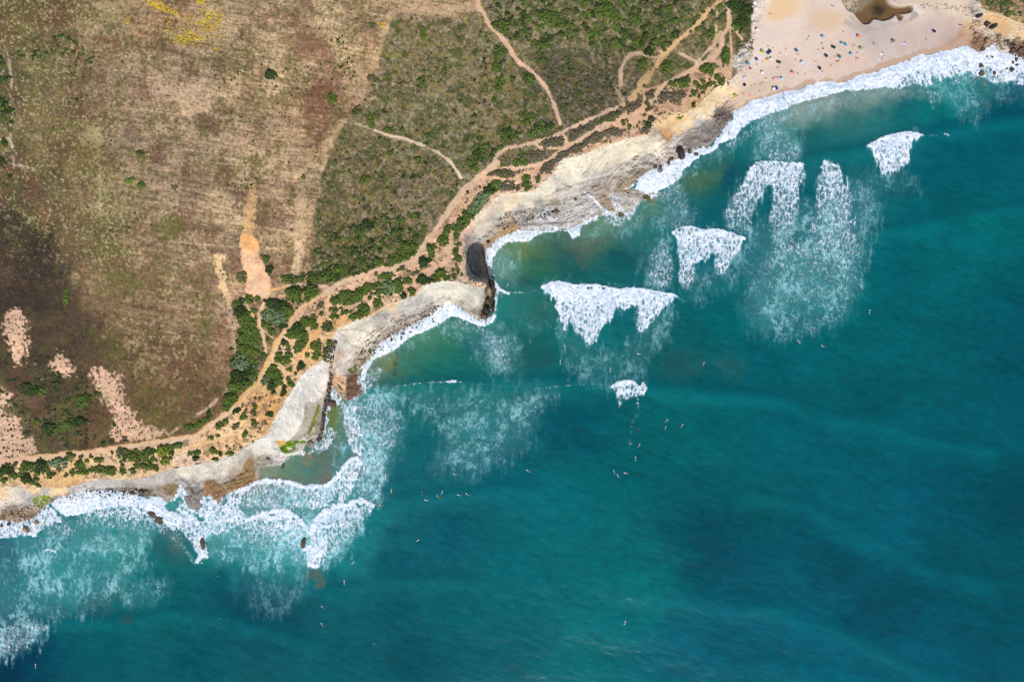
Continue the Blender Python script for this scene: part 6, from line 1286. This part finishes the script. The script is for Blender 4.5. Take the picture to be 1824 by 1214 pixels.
def person(px, py, kind, wear, col, label, group, rz=0, dz=0.0, hair=0, at=None):
    p = at if at is not None else ground_at(px, py)
    o = obj('person', BODY[kind], None, p + Vector((0, 0, dz)), rz); tag(o, label, 'person', group)
    w, h = parts(kind, wear, col, hair)
    obj(wear, w, o); obj('hair', h, o)
    return o
def board_mesh(L, W):
    n = 12; V, Fc = [], []
    for i in range(n + 1):
        t = i / n; y = (t - .5) * L; w = W / 2 * (math.sin(math.pi * min(max(t, 0), 1)) ** .55 if 0 < t < 1 else .02); w = max(w, .02)
        rk_ = .10 * (2 * t - 1) ** 4 * (1.6 if t > .5 else .6)
        for sx, zz in ((-1, 0), (-.6, .035), (0, .045), (.6, .035), (1, 0), (.6, -.03), (0, -.035), (-.6, -.03)): V.append((sx * w, y, zz + rk_ + .03))
    for i in range(n):
        for k in range(8): a = i * 8 + k; b = i * 8 + (k + 1) % 8; Fc.append((a, b, b + 8, a + 8))
    Fc.append(tuple(range(7, -1, -1))); Fc.append(tuple(n * 8 + k for k in range(8)))
    return V, Fc
BV, BF = board_mesh(2.7, .72)
BMESH = {k: tri_mesh('surfboard', BV, BF, BM[k]) for k in BM}
FIN = {k: tri_mesh('fin', [(0,-.95,0),(0,-.78,0),(0,-.93,-.14),(.012,-.95,0),(.012,-.78,0),(.012,-.93,-.14)], [(0,1,2),(5,4,3),(0,2,5,3),(1,4,5,2),(0,3,4,1)], BM[k]) for k in BM}
def board(p, rz, col, label, group='surfboards'):
    o = obj('surfboard', BMESH[col], None, p, rz); tag(o, label, 'surfboard', group); obj('fin', FIN[col], o); return o

# surfers: x, y, heading, board colour, pose, where
SF = [(1145,686,70,'white','stand','on the right shoulder of the smallest breaking wave','black'),(903,508,-40,'white','paddle','in green water just right of the headland crags','black'),(893,526,10,'pale blue','paddle','hugging the headland below the thin foam line','navy'),
 (998,645,0,'white','sit','below the left tongue of the widest breaker','black'),(1087,658,0,'cream','sit','in the milky streaks under the widest breaker','brown'),(1138,630,80,'white','paddle','under the right tongue of the widest breaker','grey'),(1253,648,-20,'white','paddle','alone in dark water right of the widest breaker','navy'),
 (1187,749,-45,'cream','paddle','uppermost of the trio right of the small cap wave','black'),(1185,762,-20,'pale blue','paddle','lower left of the trio by the small cap','black'),(1214,758,-40,'white','paddle','rightmost of the trio right of the small cap wave','black'),
 (1137,766,0,'grey','sit','left of the trio, beside the thin foam tail','black'),(1138,793,-30,'white','paddle','just beyond the end of the thin foam tail','navy'),(1132,816,0,'pale blue','sit','in the gap between foam tail and bottom pair','brown'),
 (1094,840,15,'pale blue','paddle','upper of the close pair low in the middle','black'),(1101,847,25,'white','paddle','lower of the close pair low in the middle','black'),(1115,842,80,'white','paddle','right of the close pair','grey'),
 (941,838,60,'white','paddle','beside the blue board in the central dark water','black'),(949,839,-5,'blue','paddle','with a bright blue board in the central dark water','navy'),(866,860,10,'blue','sit','with a blue board above the lower swell line','navy'),(811,844,90,'cream','paddle','with a cream board under the milky cloud','black'),
 (1549,555,-10,'white','sit','farthest right, alone past the foam legs','black'),(1450,587,-15,'white','paddle','below the fading foam cloud','black'),(1423,608,40,'white','paddle','lower left of the board below the fading foam cloud','grey'),(1466,616,70,'cream','paddle','lowest one below the fading foam cloud','black'),
 (1411,434,0,'red','sit','in the foam between the two long foam legs','brown'),(1425,485,0,'white','sit','in the middle of the fading foam cloud','black'),(697,874,0,'cream','paddle','nearest the western surf fan','brown'),(752,878,0,'grey','sit','left of the yellow board on the swell line','black'),
 (781,884,50,'yellow','paddle','lying on a long yellow board on the swell line','black'),(787,877,-20,'white','paddle','just above the yellow board','black'),(760,890,85,'white','paddle','in the glinting foam left of the yellow board','grey'),(833,880,60,'white','paddle','right end of the glinting swell line','black'),
 (818,881,80,'white','paddle','second from the right on the glinting swell line','navy'),(679,899,75,'white','paddle','at the tip of the curling reef wave','black'),(677,957,10,'grey','sit','in dark water right of the fan of foam','navy'),(743,962,-70,'white','paddle','trailing a white wake right of the western foam fan','black'),
 (628,1002,-50,'white','paddle','right of the sunken rocks','grey'),(613,1036,0,'white','sit','below the sunken rocks','black'),(575,1081,50,'white','paddle','low left with a bluish wake','navy'),(574,1112,30,'white','paddle','near the sparkling patch at the bottom','black'),
 (63,1185,0,'white','sit','alone in the bottom left corner','black'),(1113,1108,-20,'white','sit','alone near the bottom middle','grey')]
for i, (x, y, hd, col, ps, where, suit) in enumerate(SF):
    p = ground_at(x, y); p.z += .05; rz = math.radians(hd)
    board(p, rz, col, f'{col} surfboard floating {where}', 'surfboards on the water')
    verb = {'paddle': 'lying prone on a board', 'sit': 'sitting astride a board', 'stand': 'standing up riding a board'}[ps]
    shift = Vector((0, -.25 if ps == 'paddle' else -.3, .05)); shift.rotate(Matrix.Rotation(rz, 3, 'Z'))
    person(0, 0, ps, 'wetsuit', suit, f'surfer {verb} {where}', 'surfers in the water', rz, 0, i % 2, at=p + shift)

# beach umbrellas
def umb_mesh(rad):
    V, Fc = [(0, 0, .42)], []
    n = 16
    for ring_, (rr_, zz) in enumerate(((.45, .34), (.8, .17), (1.0, .0), (.99, -.07))):
        for k in range(n):
            a = 2 * math.pi * k / n; sc = 1.0 if k % 2 == 0 else (.97 if ring_ < 2 else .93)
            V.append((rr_ * rad * sc * math.cos(a), rr_ * rad * sc * math.sin(a), zz + (0 if k % 2 == 0 else -.03)))
    for k in range(n): Fc.append((0, 1 + k, 1 + (k + 1) % n))
    for q in range(3):
        for k in range(n): a = 1 + q * n + k; b = 1 + q * n + (k + 1) % n; Fc.append((a, a + n, b + n, b))
    return V, Fc
UV_, UF = umb_mesh(.95)
UM = {}
pv = [(.025 * math.cos(a), .025 * math.sin(a), z) for z in (-.1, 2.05) for a in [k * math.pi / 3 for k in range(6)]]
POLE = tri_mesh('pole', pv, [(k, (k + 1) % 6, 6 + (k + 1) % 6, 6 + k) for k in range(6)] + [tuple(range(5, -1, -1)), tuple(range(6, 12))], CM['white'])
def umbrella(x, y, col, where, sc=1.0, col2=None):
    # the canopy stands 2 m up: lean nothing, only place its foot
    p = ground_at(x, y)
    e = bpy.data.objects.new('beach_umbrella', None); COL.objects.link(e); e.location = p; e.scale = (sc, sc, 1)
    tag(e, f'{col} beach umbrella {where}', 'beach umbrella', 'beach umbrellas')
    key = (col, col2)
    if key not in UM:
        me = tri_mesh('canopy', UV_, UF, CM[col])
        if col2:
            me.materials.append(CM[col2])
            for i, f in enumerate(me.polygons):
                k = i if i < 16 else (i - 16) % 16
                if (k // 2) % 2: f.material_index = 1
        UM[key] = me
    c = obj('canopy', UM[key], e); c.location = (0, 0, 1.85); c.rotation_euler = (.12, .05, x)
    obj('pole', POLE, e)
for a in [(1347,55,'cream','at the foot of the leafy bank, highest on the left'),(1356,93.5,'lime','yellow-tinged, above the lavender towel by the white boulders'),(1366.5,96.8,'royal blue','lower of two dark touching canopies'),(1370,93.5,'navy','upper of two dark touching canopies'),
          (1372,106.5,'white','right of the amber canopy'),(1366,108.5,'amber','left of a white canopy in the crowded corner'),(1330,115,'aqua','against the white boulders'),(1346,107.5,'blue','between the boulders and the amber canopy'),(1417,92,'teal','on open sand, right of the pale wooden pole'),
          (1427,113,'pale blue','at mid beach with a blue towel beneath'),(1356.5,131,'white','alone at mid left beach'),(1324.7,140.5,'lilac','beside the ochre bank'),(1324.7,153,'navy','alone, below the lilac one'),(1308,172,'lime','at the foot of the ochre cliff near the water'),
          (1377,159.5,'white','touching a royal blue one near the surf'),(1382,159,'royal blue','touching a white one near the surf'),(1391,142,'pale blue','nearest the surf left of the pink one'),(1410,131,'pink','beside a yellow board'),(1464,67.5,'sky blue','high on open sand above a brown board'),
          (1470,101.5,'navy','alone at the centre of the beach'),(1458.5,123.6,'black','above a lavender towel near the wet sand'),(1498,79.5,'sky blue','left one of a touching pair'),(1504,81.5,'aqua','right one of a touching pair'),(1527,66.6,'orange','by a lavender towel below the pool'),
          (1514.5,98.5,'sky blue','with a salmon towel at its left'),(1493.5,103,'teal','above a crimson towel'),(1661.7,58,'navy','farthest right on the beach'),(1589,75,'grey','right of the purple towels')]:
    umbrella(*a)
umbrella(1531.5,88,'green','with multicoloured panels in the busiest group',1,'yellow'); umbrella(1335,124,'crimson','small and dark, below the boulders',.7)

def towel_mesh(w, l):
    nx, ny = 4, 6; V, Fc = [], []
    for j in range(ny + 1):
        for i in range(nx + 1):
            V.append(((i / nx - .5) * w, (j / ny - .5) * l, .03 + .015 * math.sin(i * 2.1 + j * 1.3)))
    n0_ = len(V); V += [(v[0], v[1], v[2] - .02) for v in V]
    for j in range(ny):
        for i in range(nx):
            a = j * (nx + 1) + i; Fc.append((a, a + 1, a + nx + 2, a + nx + 1)); Fc.append((a + n0_, a + nx + 1 + n0_, a + nx + 2 + n0_, a + 1 + n0_))
    rim = [i for i in range(nx + 1)] + [j * (nx + 1) + nx for j in range(1, ny + 1)] + [ny * (nx + 1) + i for i in range(nx - 1, -1, -1)] + [j * (nx + 1) for j in range(ny - 1, 0, -1)]
    for i in range(len(rim)): a, b = rim[i], rim[(i + 1) % len(rim)]; Fc.append((a, a + n0_, b + n0_, b))
    return V, Fc
TV, TF = towel_mesh(1.25, 1.9); TM = {}
def towel(x, y, col, where, rz=0, sc=1.0):
    if col not in TM: TM[col] = tri_mesh('beach_towel', TV, TF, CM[col])
    o = obj('beach_towel', TM[col], None, ground_at(x, y), math.radians(rz)); o.scale = (sc, sc, 1); tag(o, f'{col} beach towel {where}', 'towel', 'towels on the sand')
for a in [(1355.3,99,'lavender','just below the lime canopy near the boulders',90,1.3),(1364.6,113.3,'pale blue','below the amber canopy',80,1),(1345.5,110.5,'pale blue','under the blue canopy by the boulders',0,.9),(1345.3,115,'pale green','below the one under the blue canopy',10,1),(1389,97.5,'white','below a seated person at mid left',85,.9),
          (1400,95,'white','crumpled on open sand near the pale pole',40,.8),(1420,96.3,'salmon','below the teal canopy',30,.9),(1427.7,118,'sky blue','below the pale blue canopy',90,1.0),(1439,116.5,'lavender','to the right of the sky blue towel',60,1.2),(1363.5,87.5,'white','above the navy canopy, left',20,.9),(1367,86,'white','above the navy canopy, right',10,.8),
          (1341,139.6,'lavender','crumpled, right of the lilac canopy',80,1.3),(1322,166,'pink','near the foot of the ochre bank',50,1.2),(1336,168,'salmon','lowest left near the wet sand',15,1.3),(1352,166,'pale green','by the wet sand left of the white canopy',0,.8),(1376.5,137,'pink','beside the white surfboard',90,1),(1384.5,136,'red','right of the pink towel',10,.9),
          (1380.5,135,'navy','between a pink and a red towel',0,.8),(1365,141,'cream','left of the white surfboard',0,1.0),(1369,129,'white','above the white surfboard',0,.7),(1354.5,135,'cream','at the foot of the lone white canopy',20,.8),(1465.5,86,'red','small, with a child, below the sky blue canopy',30,.8),(1458,96.5,'cream','long, beside the navy canopy',5,.8),
          (1453,108,'olive','below left of the navy canopy',5,.8),(1480,116.5,'salmon','alone left of the crimson towel',0,.9),(1453,131.6,'lavender','below the black canopy',-50,1.4),(1459,129,'lavender','smaller, right of the big one under the black canopy',60,.8),(1521,62,'lavender','left of the orange canopy',90,1.4),(1537,84.5,'sky blue','right of the multicoloured canopy',70,1.2),
          (1535,90,'pale blue','below right of the multicoloured canopy',30,.9),(1511.6,101.5,'salmon','left of a sky blue canopy',10,1.1),(1490.6,108.5,'crimson','below the teal canopy',60,.9),(1494,107,'green','small, under the teal canopy',60,.6),(1555,76.5,'purple','upper, alone on open sand',70,1.0),(1570,95,'white','left one of a bright pair',-30,1.2),(1574.5,94.5,'white','right one of a bright pair',20,1.2),
          (1565.6,105,'pale blue','below the bright pair',10,1.1),(1609.4,77,'lavender','large, with a purple bag on it',90,1.5),(1523.5,106.5,'pink','left part of a ring of towels',20,.9),(1530,105,'salmon','right part of a ring of towels',-20,.9),(1590.5,77.5,'white','beside the grey canopy',30,.7),(1716,36,'pale green','under the rocks at the east end',0,1.0),(1711,43,'purple','under the rocks at the east end',90,1.1)]:
    towel(*a)
# boards lying on the sand, tents, a pole
board(ground_at(1372,139), 0, 'white', 'white surfboard lying on the sand beside the pink towel', 'boards on the sand'); board(ground_at(1405,131), math.radians(8), 'yellow', 'yellow board on the sand left of the pink umbrella', 'boards on the sand')
board(ground_at(1464,75.5), 0, 'brown', 'brown board on the sand below the sky blue umbrella', 'boards on the sand'); board(ground_at(1437,68), math.radians(10), 'grey', 'grey board standing out alone on upper sand', 'boards on the sand')
def tent(x, y, rz, label):
    e = bpy.data.objects.new('beach_tent', None); COL.objects.link(e); e.location = ground_at(x, y); e.rotation_euler = (0, 0, math.radians(rz)); tag(e, label, 'tent', 'beach tents')
    V, Fc = [], []; n = 8
    for j in range(5):
        y_ = (j / 4 - .5) * 2.6
        for i in range(n + 1):
            a = math.pi * i / n; V.append((.75 * math.cos(a), y_, 1.05 * math.sin(a) * (1 - .25 * (j / 4 - .5) ** 2)))
    for j in range(4):
        for i in range(n): a = j * (n + 1) + i; Fc.append((a, a + 1, a + n + 2, a + n + 1))
    Fc.append(tuple(range(n, -1, -1)))
    obj('canopy', tri_mesh('canopy', V, Fc, CM['dark green']), e); f = obj('groundsheet', tri_mesh('groundsheet', TV, TF, CM['yellow']), e); f.location = (.5, -.9, 0); f.scale = (.8, .5, 1)
tent(1386.5, 110.5, 70, 'dark green beach tent with a yellow groundsheet right of the white umbrella'); tent(1484, 83.8, 62, 'dark green beach tent with a yellow groundsheet at mid beach')
bm = bmesh.new(); bmesh.ops.create_cone(bm, cap_ends=True, segments=8, radius1=.12, radius2=.09, depth=3.2, matrix=Matrix.Rotation(math.pi / 2, 4, 'X')); me = bpy.data.meshes.new('wooden_pole'); bm.to_mesh(me); bm.free(); me.materials.append(CM['cream'])
tag(obj('wooden_pole', me, None, ground_at(1427, 90) + Vector((0, 0, .1)), math.radians(-38)), 'pale wooden pole lying on the sand left of the teal umbrella', 'pole')

PP = [(1347,47.5,'sit','swimwear','navy','just above the cream umbrella',0),(1377,87,'stand','swimwear','brown','walking above the crowded umbrella corner',0),(1368,84,'stand','swimwear','grey','beside the white towels above the navy umbrella',40),(1361,93,'sit','swimwear','red','between the lime and royal blue umbrellas',30),
 (1358.5,109.5,'lie','shirt','navy','lying left of the amber umbrella',-35),(1389,94.5,'sit','shirt','grey','seated on open sand by a white towel',0),(1399,89,'stand','shirt','grey','standing alone near the pale wooden pole',0),(1420.5,97.3,'sit','swimwear','red','seated on the towel under the teal umbrella',0),
 (1416.5,107,'sit','shirt','brown','seated alone at mid beach',0),(1440,66,'stand','shirt','black','standing by the grey board on upper sand',0),(1335,117,'stand','swimwear','crimson','in dark red, right of the aqua umbrella',0),(1330,124,'sit','swimwear','red','seated at the edge of the white boulders',0),(1336,122,'stand','swimwear','red','by the small crimson umbrella',0),
 (1347.5,116,'stand','swimwear','dark green','beside the pale green towel',0),(1387,121.5,'stand','shirt','grey','standing below the left beach tent, right one of two',0),(1383.5,122.5,'stand','swimwear','red','standing below the left beach tent, left one of two',0),(1338,153.5,'sit','swimwear','red','seated right of the lone navy umbrella',0),
 (1345,150.5,'sit','shirt','black','in black on empty sand near the surf',0),(1357.7,148,'sit','shirt','grey','seated at lower left, right one of two',60),(1354,150.5,'sit','swimwear','black','seated at lower left, left one of two',60),(1364.5,139.5,'sit','swimwear','brown','seated on the cream towel',0),(1375,141,'stand','swimwear','brown','below the pink towel',0),(1378,141.5,'stand','swimwear','grey','right of another below the pink towel',0),
 (1421,131,'lie','shirt','navy','in navy, lying right of the pink umbrella',35),(1432.6,133,'stand','swimwear','brown','walking alone on lower sand',0),(1397,155,'lie','swimwear','grey','lying near the wet sand right of the blue umbrella',80),(1313,171,'sit','shirt','black','seated right of the lime umbrella under the cliff',0),(1341,139,'lie','swimwear','purple','lying on the crumpled lavender towel',80),
 (1353.5,163,'sit','swimwear','teal','seated near the wet sand by a pale green towel',0),(1321.5,165.5,'lie','swimwear','pink','lying on the pink towel at the bank',50),(1336,167.5,'lie','swimwear','orange','lying on the lowest salmon towel',15),(1374.5,160.5,'sit','swimwear','grey','seated left of the touching white and blue umbrellas',0),
 (1395,167,'stand','swimwear','navy','wading in the first foam, upper of two',0),(1395,171.5,'stand','swimwear','grey','wading in the first foam, lower of two',0),(1457,90,'stand','shirt','brown','standing above the long cream towel',0),(1465.6,86,'sit','swimwear','red','seated on the small red towel',0),(1464,128,'sit','shirt','black','seated right of the black umbrella',0),
 (1502,57,'sit','shirt','navy','in navy, alone between pool and umbrella pair',0),(1518,83,'stand','swimwear','brown','left one of two standing left of the multicoloured umbrella',0),(1521.5,81.5,'stand','swimwear','brown','right one of two standing left of the multicoloured umbrella',0),(1526.5,94,'lie','swimwear','brown','lying below left of the multicoloured umbrella',-50),(1534,86,'sit','shirt','navy','seated beside the multicoloured umbrella',0),
 (1487,101,'sit','shirt','grey','seated left of the teal umbrella',0),(1491,98.5,'stand','swimwear','brown','standing just above the teal umbrella',0),(1480,116,'lie','swimwear','orange','lying on the lone salmon towel',0),(1527,104,'sit','swimwear','crimson','seated inside the ring of towels, right',0),(1524.5,103.5,'sit','shirt','dark green','seated inside the ring of towels, left',0),
 (1555,76,'lie','swimwear','purple','lying on the lone purple towel',70),(1572.5,94,'sit','shirt','black','in black between the bright pair of towels',0),(1575,97.5,'sit','shirt','navy','seated right below the bright pair of towels',0),(1571,105,'sit','swimwear','crimson','seated below the bright pair of towels',0),(1587,77,'sit','swimwear','brown','seated left of the grey umbrella',0),
 (1562.7,129,'stand','swimwear','navy','standing in the first foam at mid beach',0),(1503,147,'stand','swimwear','navy','standing at the foam edge left of the mid-beach wader',0),(1649.4,70.4,'sit','shirt','navy','seated alone on the right of the beach',0),(1611.5,76,'sit','shirt','purple','seated on the large lavender towel',0),(1663.5,56,'sit','shirt','grey','seated by the farthest right umbrella',0),
 (1593,2,'stand','shirt','purple','in purple at the top edge above the pool',0),(1484,13,'stand','swimwear','brown','right one of two walking high on the sand',0),(1480.5,12,'stand','swimwear','brown','left one of two walking high on the sand',0),(1370,26,'stand','swimwear','red','left one of two on the pale sand by the bank',0),(1373,26.5,'stand','swimwear','brown','right one of two on the pale sand by the bank',0),
 (1343,12,'stand','shirt','purple','at the leafy bank near the top edge',0),(1716,50,'stand','shirt','brown','under the rocks at the east end',0),(1069,229,'stand','shirt','white','in white, walking on the coast path above the pale cliff',0)]
for i, (x, y, ps, wear, col, where, rz) in enumerate(PP):
    v = {'stand': 'person standing, ', 'sit': 'person sitting, ', 'lie': 'person lying, '}[ps]
    person(x, y, ps, wear, col, v + where, 'people on the shore', math.radians(rz) + (0 if rz else i * .7), .04 if ps != 'stand' else 0.0, i % 2)
for _o in bpy.data.objects:
    _l = _o.get('label')
    if _l and not 4 <= len(_l.split()) <= 16: print('LABEL', len(_l.split()), _l)
